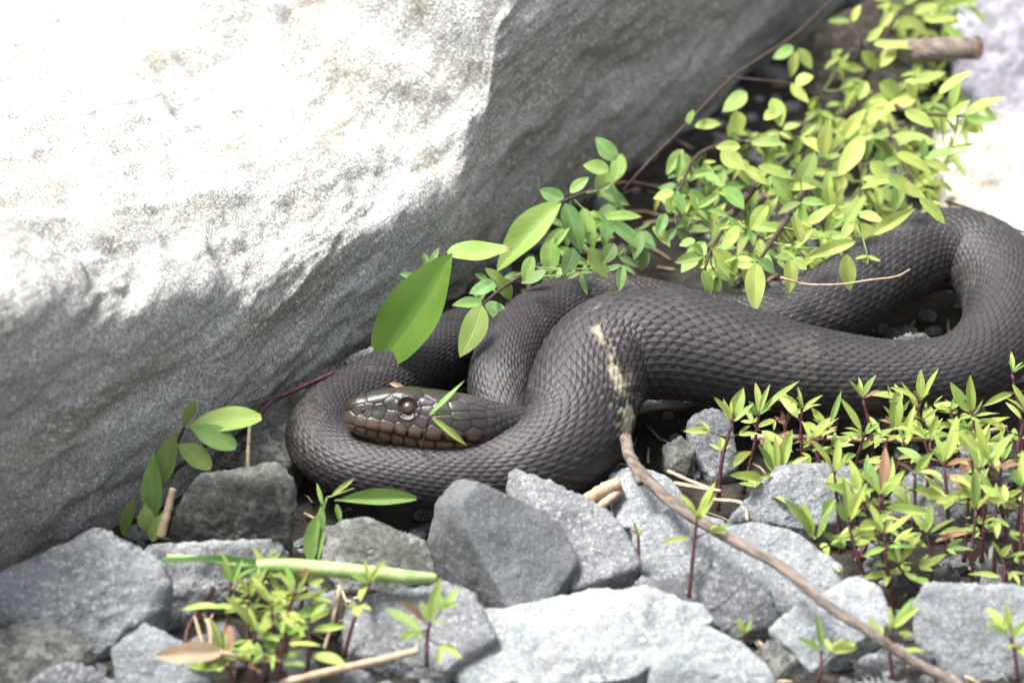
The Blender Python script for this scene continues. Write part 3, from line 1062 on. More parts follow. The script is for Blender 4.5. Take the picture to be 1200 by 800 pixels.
stone('big pale block of stone beside the lower end of the stick',
      [(1072, 694, 14), (1090, 684, 16), (1140, 687, 17), (1205, 685, 17), (1260, 700, 15), (1255, 790, -2), (1200, 820, -7), (1128, 806, -5), (1098, 768, 0), (1074, 728, 7)],
      'pale', sub=6, sharp=30, rough=0.9, seed=27, base=-16)
stone('grey stone among the seedlings below the straight stretch of the snake',
      [(850, 598, 6), (870, 574, 10), (905, 546, 14), (955, 541, 15), (1003, 550, 13), (1014, 596, 5), (942, 618, 2)], 'blue', sub=6, sharp=26, rough=0.9, seed=28)
stone('grey stone half hidden by the dense seedlings',
      [(1046, 570, 8), (1075, 546, 13), (1133, 550, 13), (1154, 590, 5), (1100, 612, 2), (1050, 604, 3)], 'granite', sub=6, sharp=26, seed=29)
stone('grey stone propping up the straight stretch of the snake',
      [(806, 484, 12), (820, 474, 14), (852, 474, 14), (866, 545, 0), (835, 560, -2), (812, 530, 3)], 'granite', sub=5, sharp=30, seed=30)
stone('small dark stone in the shadowed gap under the snake',
      [(776, 520, 5), (800, 508, 8), (815, 525, 6), (806, 552, 0), (780, 550, 0)], 'mossy', sub=5, seed=31)
stone('pale flat stone below the yellow-tinged sprout near the stick',
      [(966, 800, 2), (1000, 790, 5), (1060, 793, 5), (1115, 800, 3), (1130, 830, -6), (970, 832, -7)], 'pale', sub=5, seed=32, base=-18)
stone('small grey stone in the dark gap above the pale flat stone',
      [(1000, 776, 0), (1050, 752, 4), (1092, 766, 3), (1100, 795, -5), (1010, 800, -6)], 'granite', sub=5, seed=33, base=-14)
stone('small brownish stone beside the three-leaved sprout',
      [(885, 760, 0), (902, 745, 4), (935, 770, 2), (948, 795, -4), (900, 800, -5)], 'mossy', sub=5, seed=34, base=-14)
stone('small white pebble behind the low yellow-green seedlings',
      [(340, 705, 5), (362, 693, 8), (392, 690, 8), (396, 712, 4), (372, 728, 0), (345, 722, 1)], 'pale', sub=5, seed=35)
stone('small pale pebble beneath the low yellow-green seedlings',
      [(335, 775, 0), (352, 762, 4), (372, 772, 3), (374, 795, -3), (340, 800, -4)], 'pale', sub=5, seed=36)
stone('grey pebble beside the cut straw end',
      [(395, 795, 0), (415, 780, 4), (436, 788, 3), (440, 812, -5), (400, 815, -6)], 'blue', sub=5, seed=37)
stone('dark stone inside the loop of the snake',
      [(1036, 396, 8), (1060, 388, 10), (1100, 392, 9), (1108, 420, 2), (1050, 425, 2)], 'mossy', sub=5, seed=38)
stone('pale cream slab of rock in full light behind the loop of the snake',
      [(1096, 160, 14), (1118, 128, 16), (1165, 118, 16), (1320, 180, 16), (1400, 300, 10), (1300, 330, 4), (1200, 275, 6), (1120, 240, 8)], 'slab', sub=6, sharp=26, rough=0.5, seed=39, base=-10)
stone('lavender grey rock beyond the cream slab',
      [(1090, 30, 8), (1150, -20, 22), (1260, -60, 30), (1420, -30, 28), (1440, 120, 10), (1300, 165, 2), (1200, 140, 2), (1120, 95, 4)], 'wet', sub=6, sharp=20, rough=1.4, seed=40, base=-12, chips=6)
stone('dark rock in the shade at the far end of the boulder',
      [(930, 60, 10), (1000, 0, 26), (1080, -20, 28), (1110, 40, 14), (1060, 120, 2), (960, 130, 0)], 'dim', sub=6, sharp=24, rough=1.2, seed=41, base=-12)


for i, (x, y, w_) in enumerate([(1022, 700, 16), (1060, 668, 20), (1108, 668, 18), (1160, 650, 22), (1185, 610, 20), (1030, 640, 16), (1130, 690, 14), (1000, 610, 16), (1185, 690, 16), (1040, 555, 18), (1165, 560, 18), (985, 560, 14)]):
    stone('small pale grey stone lying on the soil among the red-stemmed seedlings',
          [(x - w_, y, 1), (x - 0.6 * w_, y - 0.5 * w_, 4), (x + 0.2 * w_, y - 0.62 * w_, 5), (x + w_, y - 0.1 * w_, 2), (x + 0.6 * w_, y + 0.5 * w_, -2), (x - 0.5 * w_, y + 0.5 * w_, -2)],
          ['pale', 'blue', 'granite'][i % 3], sub=4, seed=60 + i, group='small stones among the seedlings')

# loose chips of gravel between the stones: nobody could count them
def gravel():
    D, F0 = ico(2)
    V, Fc = [], []
    r0 = random.Random(21)
    n = 0
    for k in range(3600):
        if k < 2500:
            x, y = r0.uniform(-190, 210), r0.uniform(-150, 330)
            s = r0.uniform(0.7, 2.6) * (1 if r0.random() < 0.8 else 2.0)
        else:
            x, y = r0.uniform(-700, 800), r0.uniform(-600, 1000)
            if -190 < x < 210 and -150 < y < 330:
                continue
            s = r0.uniform(3, 17)
        dd = np.dot(np.array([x, y, 0]) - C0, EN)
        if dd < -3 and -250 < np.dot(np.array([x, y, 0]) - C0, E1) < 560 and dd > -320:
            continue
        z = float(soil_height(np.array([x]), np.array([y]))[0])
        axs = np.array([r0.uniform(0.7, 1.4), r0.uniform(0.7, 1.4), r0.uniform(0.45, 0.8)]) * s
        pl = [np.array([r0.gauss(0, 1) for _ in range(3)]) for _ in range(9)]
        q = np.stack([np.clip(D @ (p / np.linalg.norm(p)), 0, None) / r0.uniform(0.65, 1) for p in pl], 1)
        rr = np.minimum(np.sum(q ** 16, 1) ** (-1 / 16.0), 1.15)
        a = r0.uniform(0, 6.28)
        W = D * rr[:, None] * axs
        W = np.stack([W[:, 0] * math.cos(a) - W[:, 1] * math.sin(a), W[:, 0] * math.sin(a) + W[:, 1] * math.cos(a), W[:, 2]], 1)
        o = len(V)
        V += list(W + np.array([x, y, z + axs[2] * 0.25]))
        Fc += [[i + o for i in f] for f in F0]
    g = mesh_obj('gravel', V, Fc, M['granite'], origin=(0, 0, 0), smooth=False)
    g['kind'] = 'stuff'
    g['label'] = 'loose grey gravel chips on the dark soil between the stones'


gravel()

# ------------------------------------------------------------------ leaves and plants
_leaf = {}


def leaf_mesh(shape, mat, var):
    key = (shape, mat, var)
    if key in _leaf:
        return _leaf[key]
    r0 = random.Random(hash(shape) % 1000 if False else {'lance': 1, 'ovate': 2, 'spat': 3, 'broad': 4, 'blade': 5}[shape] * 100 + var)
    nl, na = 12, 6
    V, Fc, UV = [], [], []
    droop = r0.uniform(-0.05, 0.4)
    fold = r0.uniform(0.08, 0.4)
    twist = r0.uniform(-0.35, 0.35)
    side = r0.uniform(-0.12, 0.12)
    wav = r0.uniform(0.02, 0.07)
    ph = r0.uniform(0, 6)
    for i in range(nl + 1):
        t = i / nl
        if shape == 'lance':
            w = (t ** 0.75) * (1 - t) ** 0.95 * 2.05
        elif shape == 'ovate':
            w = (t ** 0.68) * (1 - t) ** 0.92 * 1.72
        elif shape == 'spat':
            w = 0.12 + 0.88 * math.sin(math.pi * min(1, t ** 1.25) * 0.97) ** 0.8 if t < 0.99 else 0.25
            if t < 0.2:
                w = 0.1 + (w - 0.1) * t / 0.2
        elif shape == 'broad':
            w = math.sin(math.pi * min(1.0, 0.10 + 0.9 * t) ** 0.95) ** 0.72 if t < 0.995 else 0.02
            w *= min(1.0, 0.25 + t / 0.12)
        else:
            w = 0.9 + 0.1 * math.sin(3 * t) if t < 0.95 else 0.5
        w *= 0.5 * {'lance': 1.13, 'ovate': 1.72}.get(shape, 1.0)
        cz = -droop * t * t
        cx = side * math.sin(math.pi * t)
        for j in range(na + 1):
            u = j / na * 2 - 1
            x = u * w
            z = abs(u) * w * fold + wav * math.sin(t * 9 + ph + (2 if u > 0 else 0)) * abs(u) * w
            tw = twist * t
            V.append((cx + x * math.cos(tw) - z * math.sin(tw), t, cz + x * math.sin(tw) + z * math.cos(tw)))
            UV.append((j / na, t))
    for i in range(nl):
        for j in range(na):
            q = i * (na + 1) + j
            Fc.append([q, q + 1, q + na + 2, q + na + 1])
    me = bpy.data.meshes.new('leaf_' + shape)
    me.from_pydata(V, [], Fc)
    uvl = me.uv_layers.new(name='UVMap')
    for lp in me.loops:
        uvl.data[lp.index].uv = UV[lp.vertex_index]
    me.shade_smooth()
    me.materials.append(M[mat])
    _leaf[key] = me
    return me


def add_leaf(parent, base, direction, normal, length, width, shape='lance', mat='leaf_yellow', name='leaf', var=None):
    """base/length/width in mm; normal is the side the upper face looks to"""
    d = np.array(direction, float)
    d /= np.linalg.norm(d)
    n = np.array(normal, float)
    n = n - d * np.dot(n, d)
    n /= np.linalg.norm(n) + 1e-9
    x = np.cross(d, n)
    me = leaf_mesh(shape, mat, rng.randrange(8) if var is None else var)
    o = bpy.data.objects.new(name, me)
    COL.objects.link(o)
    o.parent = parent
    L, Wd = length * MM, width * MM
    loc = Vector(np.array(base) * MM) - parent.location
    o.matrix_basis = Matrix(((x[0] * Wd, d[0] * L, n[0] * L * 0.6, loc.x), (x[1] * Wd, d[1] * L, n[1] * L * 0.6, loc.y), (x[2] * Wd, d[2] * L, n[2] * L * 0.6, loc.z), (0, 0, 0, 1)))
    return o


def img_dir(ang, toward=0.0):
    """a direction seen at angle `ang` (degrees, 0 = right, 90 = up) leaning `toward` the viewer"""
    v = R_ * math.cos(R(ang)) + U_ * math.sin(R(ang)) - F_ * toward
    return v / np.linalg.norm(v)


def px_leaf(parent, b, t, wpx, z, shape='ovate', mat='leaf_green', lean=0.0, var=None, nj=0.35, name='leaf'):
    """a leaf from photo point b to photo point t, its foot at height z"""
    p0 = Pz(b[0], b[1], z)
    v = R_ * (t[0] - b[0]) * PXMM + U_ * (b[1] - t[1]) * PXMM
    ln = np.linalg.norm(v)
    d = v / ln - F_ * lean
    d /= np.linalg.norm(d)
    nn = -F_ * 0.75 + np.array([0, 0, 0.75]) + np.array([rng.uniform(-nj, nj), rng.uniform(-nj, nj), rng.uniform(-nj, nj)])
    return add_leaf(parent, p0, d, nn, ln * math.sqrt(1 + lean * lean), wpx * PXMM, shape, mat, name, var)


def stem_obj(parent, tubes, mat, name='stem', sides=7):
    parts = []
    for pts, r0, r1 in tubes:
        c = catmull(np.array(pts, float), 5) if len(pts) > 2 else np.array(pts, float)
        parts.append(tube_geo(c, np.linspace(r0, r1, len(c)), sides, 0.12, len(c)))
    V, Fc = join_geo(parts)
    o = mesh_obj(name, V, Fc, M[mat], parent)
    return o


# ---- red-stemmed seedlings
def seedling(label, base, top, spread=38, leaves=9, mat='leaf_yellow', zb=0.0, group=None, seed=0, big=None, stem='stem_red', red=0.06, lean=0.1):
    r0 = random.Random(seed)
    p0 = Pz(base[0], base[1], zb)
    v = R_ * (top[0] - base[0]) * PXMM + U_ * (base[1] - top[1]) * PXMM
    p1 = p0 + v - F_ * lean * np.linalg.norm(v)
    root = empty('seedling', p0)
    mid = (p0 + p1) / 2 + np.array([r0.uniform(-1.2, 1.2), r0.uniform(-1.2, 1.2), 0.4])
    tubes = [([p0 - np.array([0, 0, 2.0]), p0, mid, p1], 0.75, 0.42)]
    ax = (p1 - p0) / np.linalg.norm(p1 - p0)
    spread *= PXMM
    nodes = {1: [1.0], 2: [0.7, 1.0], 3: [0.5, 0.8, 1.0], 4: [0.4, 0.62, 0.85, 1.0]}[min(4, max(1, (leaves + 1) // 3))]
    a0 = r0.uniform(0, 6.28)
    for q, f in enumerate(nodes):
        last = q == len(nodes) - 1
        c = p0 + (p1 - p0) * f + (mid - (p0 + p1) / 2) * (1 - (2 * f - 1) ** 2)
        a0 += math.pi / 2 + r0.uniform(-0.3, 0.3)
        for i in range(2 if not last else r0.choice([4, 5])):
            if not last and r0.random() < 0.12:
                continue
            a = a0 + i * (math.pi if not last else 2 * math.pi / 2.6) + r0.uniform(-0.3, 0.3)
            rise = r0.uniform(-0.15, 0.55) if not last else r0.uniform(0.5, 2.0)
            d = np.array([math.cos(a), math.sin(a) * 0.85, rise])
            d /= np.linalg.norm(d)
            ln = spread * r0.uniform(0.6, 1.1) * (1.0 if not last else r0.uniform(0.5, 1.0))
            nn = np.array([r0.uniform(-.25, .25), -0.3 + r0.uniform(-.2, .2), 1.0]) - d * 0.2
            mt = 'leaf_red' if r0.random() < red else (mat if r0.random() < 0.78 else 'leaf_green')
            if not last and r0.random() < 0.6:
                c2 = c + d * ln * r0.uniform(0.3, 0.5) + np.array([0, 0, 0.4])
                tubes.append(([c, c2], 0.26, 0.18))
                for da, sc in ((0, 0.72), (0.85, 0.46), (-0.85, 0.46)):
                    da += r0.uniform(-0.15, 0.15)
                    dd = np.array([d[0] * math.cos(da) - d[1] * math.sin(da), d[0] * math.sin(da) + d[1] * math.cos(da), d[2] + r0.uniform(-.2, .2)])
                    sc *= r0.uniform(0.8, 1.15)
                    add_leaf(root, c2, dd, nn, ln * sc, ln * sc * r0.uniform(0.34, 0.48), 'lance', mt)
            else:
                b = c + d * ln * 0.14
                tubes.append(([c, b], 0.28, 0.18))
                add_leaf(root, b, d, nn, ln, ln * r0.uniform(0.24, 0.38), 'lance' if r0.random() < 0.8 else 'ovate', mt)
    if big:
        for (bb, tt, w) in big:
            px_leaf(root, bb, tt, w, p1[2], 'ovate', mat)
    stem_obj(root, tubes, stem)
    return tag(root, label, 'seedling', group)




dense = [
    (945, 560, 950, 505), (975, 590, 968, 545), (1003, 570, 1000, 505), (1022, 560, 1020, 490), (1052, 545, 1060, 500), (1077, 605, 1077, 540), (1100, 545, 1098, 495),
    (1130, 560, 1128, 490), (1165, 570, 1160, 505), (1190, 560, 1188, 490), (1150, 650, 1150, 575), (1180, 640, 1178, 560), (1195, 690, 1190, 600), (1040, 680, 1035, 605),
    (1020, 690, 1008, 625), (1062, 650, 1055, 585), (1092, 690, 1095, 630), (1140, 685, 1150, 622), (1110, 640, 1112, 575), (1172, 690, 1165, 640), (985, 640, 985, 580),
    (1048, 700, 1045, 650), (1200, 520, 1196, 440), (960, 560, 975, 512), (1040, 570, 1038, 520), (1090, 575, 1086, 535), (1145, 575, 1142, 530), (1178, 600, 1172, 545), (1030, 640, 1024, 590), (1130, 650, 1128, 605), (1165, 665, 1170, 615), (1190, 640, 1198, 570), (1150, 610, 1156, 550), (1000, 625, 1002, 575), (1075, 690, 1072, 650), (1010, 650, 1015, 585),
]
SETS = [('yellow-green seedling with a dark red stem right against the belly of the snake', 'seedlings against the belly of the snake'),
        ('yellow-green seedling with a dark red stem around the half hidden grey stone', 'seedlings around the half hidden grey stone'),
        ('yellow-green seedling with a dark red stem behind the big pale block of stone', 'seedlings behind the big pale block'),
        ('yellow-green seedling with a dark red stem in the crack beside the pale bluish stone', 'seedlings in the crack beside the pale bluish stone')]
r_sp = random.Random(4)
for i, (x0, y0, x1, y1) in enumerate(dense):
    q = 0 if y0 < 575 else (3 if x0 < 1056 and y0 > 645 else (2 if y0 > 645 else 1))
    seedling(SETS[q][0], (x0, y0), (x1 + r_sp.uniform(-20, 20), y1 + r_sp.uniform(-28, 18)), r_sp.uniform(38, 58), r_sp.choice([5, 8, 11, 11]), zb=1.0, group=SETS[q][1], seed=100 + i)
seedling('seedling with a broad rounded top leaf in front of the gap under the snake', (842, 590), (857, 498), 44, 8, seed=201, big=[((857, 492), (872, 456), 17), ((857, 494), (848, 468), 8)])
seedling('seedling with one tall pointed leaf touching the snake belly beside the grey propping stone', (872, 570), (888, 490), 41, 9, seed=202, big=[((888, 487), (934, 445), 9)])
seedling('fork-stemmed seedling leaning over the grey stone below the snake', (884, 606), (910, 560), 52, 8, seed=203, big=[((908, 556), (897, 512), 15), ((912, 556), (928, 505), 14)])
seedling('seedling growing from the crack below the large bluish stone', (988, 680), (956, 636), 57, 9, seed=204)
seedling('seedling with one pale tall leaf among reddish leaves below the snake', (915, 540), (925, 480), 46, 10, seed=205, red=0.3)
seedling('seedling with one long upright leaf against the dark flank of the snake', (1040, 545), (1048, 495), 44, 9, seed=206, big=[((1048, 505), (1052, 455), 16)])
seedling('slim sprout with one orange leaf standing before the stick', (808, 692), (816, 612), 44, 6, seed=207, zb=8, big=[((818, 610), (836, 578), 12)])
seedling('yellow-tinged sprout standing at the lower part of the stick', (1046, 796), (1044, 742), 54, 8, seed=208, zb=-2)
seedling('pale sprout with one long leaf below the pale bluish stone', (958, 806), (962, 768), 65, 7, seed=209, zb=-3)
seedling('tiny three-leaved sprout beside the pale rounded stone', (872, 762), (872, 744), 26, 3, seed=210, zb=2)
seedling('pale sprout before the big pale block of stone', (1192, 790), (1186, 752), 62, 7, seed=211, zb=4)
seedling('sprout standing over the broken twig in front of the grey stone', (500, 772), (503, 735), 54, 8, seed=212, zb=6)
seedling('dark red stemmed sprout leaning in front of the grey pebble', (405, 762), (432, 690), 46, 7, seed=213, zb=1)
seedling('faint brownish sprout growing in front of the grey blue stone', (748, 668), (748, 630), 22, 4, seed=214, zb=4, red=0.4)
LB = 'low yellow-green seedling in the small clump over the pale pebbles'
LG = 'seedlings in the small clump beside the fallen green stalk'
for i, (x0, y0, x1, y1) in enumerate([(262, 760, 270, 690), (290, 770, 292, 700), (312, 790, 318, 715), (335, 760, 345, 700), (300, 800, 300, 745), (330, 800, 335, 750), (275, 800, 262, 768), (360, 790, 362, 735), (352, 740, 360, 690), (305, 720, 312, 670)]):
    seedling(LB, (x0, y0), (x1, y1), 46, 11, zb=0.0, group=LG, seed=300 + i, red=0.08)

# ---- sprig growing in front of the snake's head
g = empty('sprig', Pz(497, 535, 8))
stem_obj(g, [([Pz(494, 527, 20), Pz(499, 505, 28), Pz(503, 487, 34)], 0.35, 0.3)], 'stem_brown')
px_leaf(g, (503, 486), (541, 446), 9, 34, 'lance', 'leaf_green', var=1)
px_leaf(g, (505, 488), (545, 520), 9, 34, 'lance', 'leaf_yellow', var=2)
px_leaf(g, (504, 484), (541, 486), 6, 34, 'lance', 'leaf_deep', var=3)
px_leaf(g, (503, 486), (518, 478), 5, 34, 'ovate', 'leaf_green', var=4)
tag(g, 'tiny green sprig sprouting in front of the snake head', 'sprig')

# ---- spoon-leaved plant below the front coil
g = empty('plant', Pz(372, 655, 0))
stem_obj(g, [([Pz(370, 655, 0), Pz(376, 610, 10), Pz(383, 583, 14)], 0.5, 0.35), ([Pz(383, 583, 14), Pz(398, 578, 15), Pz(415, 572, 16)], 0.3, 0.2)], 'stem_green')
px_leaf(g, (392, 586), (483, 582), 19, 15, 'spat', 'leaf_green', var=1)
px_leaf(g, (388, 582), (414, 561), 8, 15, 'lance', 'leaf_green', var=2)
px_leaf(g, (378, 592), (371, 567), 7, 14, 'lance', 'leaf_green', var=3)
px_leaf(g, (376, 592), (378, 622), 8, 14, 'ovate', 'leaf_green', var=4)
px_leaf(g, (394, 590), (399, 612), 7, 15, 'ovate', 'leaf_green', var=5)
px_leaf(g, (376, 596), (366, 658), 25, 12, 'spat', 'leaf_green', var=6)
tag(g, 'small spoon-leaved plant with one long flat leaf beneath the front coil', 'plant')

# ---- round-leaved plant between boulder and dark slab
g = empty('plant', Pz(165, 620, 4))
stem_obj(g, [([Pz(165, 620, 4), Pz(178, 580, 10), Pz(200, 555, 14), Pz(235, 528, 18)], 0.9, 0.6), ([Pz(200, 555, 14), Pz(208, 520, 22), Pz(216, 500, 26)], 0.6, 0.4), ([Pz(235, 528, 18), Pz(290, 480, 20), Pz(330, 462, 20)], 0.6, 0.35)], 'stem_brown')
for b, t, w, z in [((220, 500), (301, 484), 34, 27), ((222, 500), (275, 520), 30, 29), ((207, 504), (184, 566), 25, 28), ((206, 520), (246, 546), 28, 25), ((180, 530), (176, 606), 24, 24),
                   ((170, 590), (172, 622), 20, 16), ((214, 500), (228, 472), 14, 26), ((158, 580), (142, 624), 14, 16), ((190, 600), (178, 632), 16, 14)]:
    px_leaf(g, b, t, w, z, 'spat', 'leaf_green', nj=0.15)
tag(g, 'plant with smooth rounded leaves between the boulder and the dark upright slab', 'plant')

# ---- broad-leaved plant
g = empty('plant', Pz(452, 432, 6))
stem_obj(g, [([Pz(436, 425, 4), Pz(470, 370, 16), Pz(500, 318, 26), Pz(526, 295, 34)], 1.0, 0.6)], 'stem_brown')
px_leaf(g, (447, 424), (530, 300), 72, 15, 'broad', 'leaf_broad', lean=0.2, var=5, nj=0.05)
px_leaf(g, (524, 296), (600, 290), 28, 34, 'broad', 'leaf_tipped', var=3, nj=0.1)
for b, t, w in [((502, 316), (497, 296), 10), ((490, 324), (468, 320), 8), ((492, 326), (474, 335), 10), ((498, 326), (515, 332), 9), ((505, 312), (514, 290), 8)]:
    px_leaf(g, b, t, w, 30, 'ovate', 'leaf_deep')
tag(g, 'plant with one large broad glossy leaf bent over the rear coil', 'plant')

# ---- leafy plants hanging between the boulder and the snake
def shrub(label, root_px, root_z, leaves, fill, stems, seed, matf, rounds=2):
    r0 = random.Random(seed)
    g = empty('leafy_plant', Pz(root_px[0], root_px[1], root_z))
    tubes = [([Pz(x, y, z) for x, y, z in st], a, b) for st, a, b in stems]
    for b, t, w in leaves:
        z = 34 + r0.uniform(-6, 8)
        px_leaf(g, b, t, w, z, 'ovate', matf(b[0], r0), lean=r0.uniform(-0.25, 0.3))
    green = []
    spts = np.vstack([catmull(np.array(t_[0], float), 8) if len(t_[0]) > 2 else np.array(t_[0], float) for t_ in tubes])
    fill = [(x + r0.uniform(-14, 14), y + r0.uniform(-12, 12), s * r0.uniform(0.75, 1.15)) for x, y, s in list(fill) * rounds]
    for (x, y, s) in fill:
        s = s * 1.45
        z = r0.uniform(10, 34)
        ang = r0.choice([r0.uniform(-130, -20), r0.uniform(-170, 40)])
        p = Pz(x, y, z)
        d = img_dir(ang, r0.uniform(-0.1, 0.5))
        ln = s * PXMM
        back = spts[np.argmin(np.linalg.norm(spts - p, axis=1))]
        green.append(([back, (p + back) / 2 + np.array([r0.uniform(-1, 1), 0.5, -1.2]), p], 0.3, 0.16))
        nn = -F_ * 0.6 + np.array([r0.uniform(-.4, .4), r0.uniform(-.3, .3), 0.8])
        m_ = matf(x, r0)
        add_leaf(g, p, d, nn, ln, ln * r0.uniform(0.34, 0.46), 'ovate' if r0.random() < 0.35 else 'lance', m_)
        for sg in (-1, 1):
            if r0.random() < 0.85:
                d2 = img_dir(ang + sg * r0.uniform(55, 85), r0.uniform(-0.1, 0.5))
                l2 = ln * r0.uniform(0.45, 0.7)
                add_leaf(g, p, d2, nn, l2, l2 * r0.uniform(0.38, 0.5), 'ovate' if r0.random() < 0.5 else 'lance', m_)
    if tubes:
        stem_obj(g, tubes, 'stem_brown')
    for st in green:
        stem_obj(g, [st], 'stem_green', 'leaf_stalk', 5)
    return tag(g, label, 'plant')


def m_shaded(x, r0):  # deeper greens: shade on the left plant put into its leaf colour
    return 'leaf_deep' if r0.random() < 0.65 else 'leaf_green'


def m_sunward(x, r0):
    f = (x - 760) / 330  # yellower leaflets towards the right: sunlight put into the leaf colour
    q = r0.random()
    return 'leaf_yellow' if q < 0.25 + 0.7 * f else ('leaf_green' if q < 0.85 + 0.3 * f else 'leaf_deep')


left_leaves = [((565, 357), (539, 416), 30), ((565, 355), (531, 356), 15), ((569, 353), (596, 380), 19), ((658, 238), (577, 315), 42), ((662, 238), (682, 296), 25), ((661, 232), (632, 222), 18),
               ((683, 243), (696, 292), 18), ((709, 255), (753, 252), 15), ((715, 259), (756, 296), 20), ((710, 257), (710, 281), 18), ((714, 200), (683, 192), 19), ((722, 188), (700, 160), 22),
               ((644, 282), (642, 322), 24), ((625, 300), (612, 330), 18), ((640, 318), (610, 330), 16), ((702, 222), (738, 240), 16), ((712, 200), (700, 232), 24), ((728, 180), (718, 215), 20),
               ((580, 330), (550, 344), 18), ((582, 325), (600, 352), 18), ((690, 290), (712, 325), 20), ((672, 290), (660, 322), 20), ((758, 292), (750, 318), 13), ((720, 285), (705, 308), 18),
               ((668, 226), (690, 208), 14), ((752, 270), (742, 304), 14)]
left_fill = [(600, 322, 26), (640, 300, 28), (672, 270, 30), (700, 265, 30), (690, 310, 24), (725, 225, 26), (735, 270, 24), (655, 315, 24), (575, 338, 22), (715, 300, 22)]
shrub('small-leaved green plant growing along the boulder foot behind the rear coil', (760, 250), 4, left_leaves, left_fill,
      [([(800, 230, 8), (740, 215, 20), (690, 225, 28), (660, 236, 33)], 1.0, 0.5), ([(740, 300, 8), (660, 300, 20), (600, 330, 28), (566, 356, 33)], 0.9, 0.4), ([(740, 215, 20), (728, 185, 30)], 0.6, 0.4)], 5, m_shaded)

mid_leaves = [((875, 108), (846, 132), 24), ((814, 148), (846, 145), 13), ((806, 146), (813, 128), 10), ((880, 167), (920, 168), 13), ((868, 172), (838, 172), 15), ((888, 195), (930, 208), 16), ((845, 176), (874, 200), 22),
              ((809, 221), (833, 268), 19), ((826, 283), (798, 320), 23), ((835, 292), (866, 324), 19), ((886, 308), (884, 364), 24), ((926, 303), (925, 343), 17), ((955, 178), (925, 233), 21), ((847, 220), (872, 246), 20),
              ((930, 55), (905, 69), 17), ((935, 57), (952, 82), 15), ((927, 98), (948, 122), 15), ((932, 98), (954, 90), 18), ((932, 60), (926, 92), 13), ((965, 184), (972, 138), 19), ((1011, 159), (982, 208), 24), ((989, 163), (1014, 127), 18),
              ((969, 217), (974, 256), 15), ((872, 196), (900, 216), 15), ((885, 306), (862, 312), 18), ((888, 306), (910, 318), 17), ((927, 303), (908, 300), 13), ((930, 302), (945, 316), 13), ((824, 316), (833, 344), 13), ((815, 282), (796, 288), 12),
              ((865, 265), (845, 292), 16), ((900, 240), (880, 270), 18), ((925, 255), (918, 290), 18), ((890, 280), (895, 303), 12), ((945, 262), (980, 240), 16), ((940, 285), (930, 250), 14), ((790, 225), (765, 232), 13), ((792, 228), (782, 250), 18),
              ((793, 226), (800, 250), 14), ((795, 180), (815, 205), 20), ((800, 175), (780, 205), 16), ((862, 130), (866, 158), 20), ((895, 140), (920, 128), 16), ((905, 115), (915, 150), 20), ((780, 250), (770, 275), 14), ((765, 265), (785, 290), 14)]
mid_poly_fill = [(790, 210, 28), (815, 190, 26), (835, 225, 28), (860, 190, 26), (880, 225, 30), (850, 255, 28), (800, 265, 26), (830, 300, 24), (905, 180, 28), (915, 215, 30), (890, 255, 26), (940, 200, 30), (950, 235, 30), (925, 275, 26), (960, 265, 28), (870, 290, 26), (905, 300, 22), (940, 305, 22),
                 (960, 160, 28), (985, 190, 30), (900, 150, 22), (870, 150, 22), (815, 245, 24), (785, 240, 24), (975, 290, 26), (845, 320, 22), (1000, 100, 28), (975, 130, 28), (985, 70, 22), (1000, 140, 30), (990, 160, 30), (950, 130, 24), (930, 160, 26)]
shrub('bushy plant of pale green leaflets hanging over the straight stretch of the snake', (960, 170), 4, mid_leaves, mid_poly_fill,
      [([(1010, 120, 4), (950, 165, 16), (890, 215, 26), (850, 260, 30)], 1.6, 0.6), ([(1020, 140, 4), (960, 200, 20), (920, 260, 30), (890, 305, 33)], 1.4, 0.5), ([(950, 165, 16), (880, 165, 28), (820, 180, 32), (795, 225, 32)], 1.0, 0.4),
       ([(1000, 60, 20), (960, 110, 22), (925, 98, 34), (845, 90, 36)], 0.6, 0.35), ([(890, 215, 26), (840, 280, 30), (826, 315, 32)], 0.7, 0.4)], 6, m_sunward, 3)

right_leaves = [((997, 26), (968, 25), 9), ((999, 26), (1009, 4), 10), ((1016, 48), (1037, 29), 11), ((1023, 52), (1098, 61), 18), ((1030, 98), (1062, 118), 24), ((1131, 136), (1181, 110), 17), ((1131, 138), (1168, 142), 13),
                ((1003, 251), (1037, 262), 15), ((1003, 261), (1041, 302), 20), ((1003, 283), (945, 303), 16), ((1023, 275), (1071, 245), 15), ((992, 298), (996, 341), 20), ((1077, 233), (1108, 263), 15), ((1000, 262), (985, 280), 14),
                ((1040, 205), (1075, 232), 18), ((1050, 180), (1090, 200), 18), ((1045, 160), (1100, 170), 20), ((1060, 130), (1095, 150), 18), ((1090, 130), (1110, 160), 16), ((1115, 125), (1125, 95), 14), ((1100, 110), (1140, 80), 13),
                ((1070, 95), (1110, 85), 15), ((1020, 190), (1045, 215), 20), ((1012, 230), (990, 265), 18), ((1085, 190), (1115, 200), 15), ((1060, 215), (1085, 235), 15), ((1050, 60), (1030, 80), 14), ((1055, 20), (1090, 40), 14),
                ((1070, 15), (1100, 5), 12), ((1085, 25), (1125, 20), 13), ((1100, 10), (1145, 2), 12), ((1060, 5), (1085, -15), 12), ((1045, 15), (1030, 35), 12), ((1010, 60), (1030, 85), 16), ((1015, 95), (1005, 118), 14)]
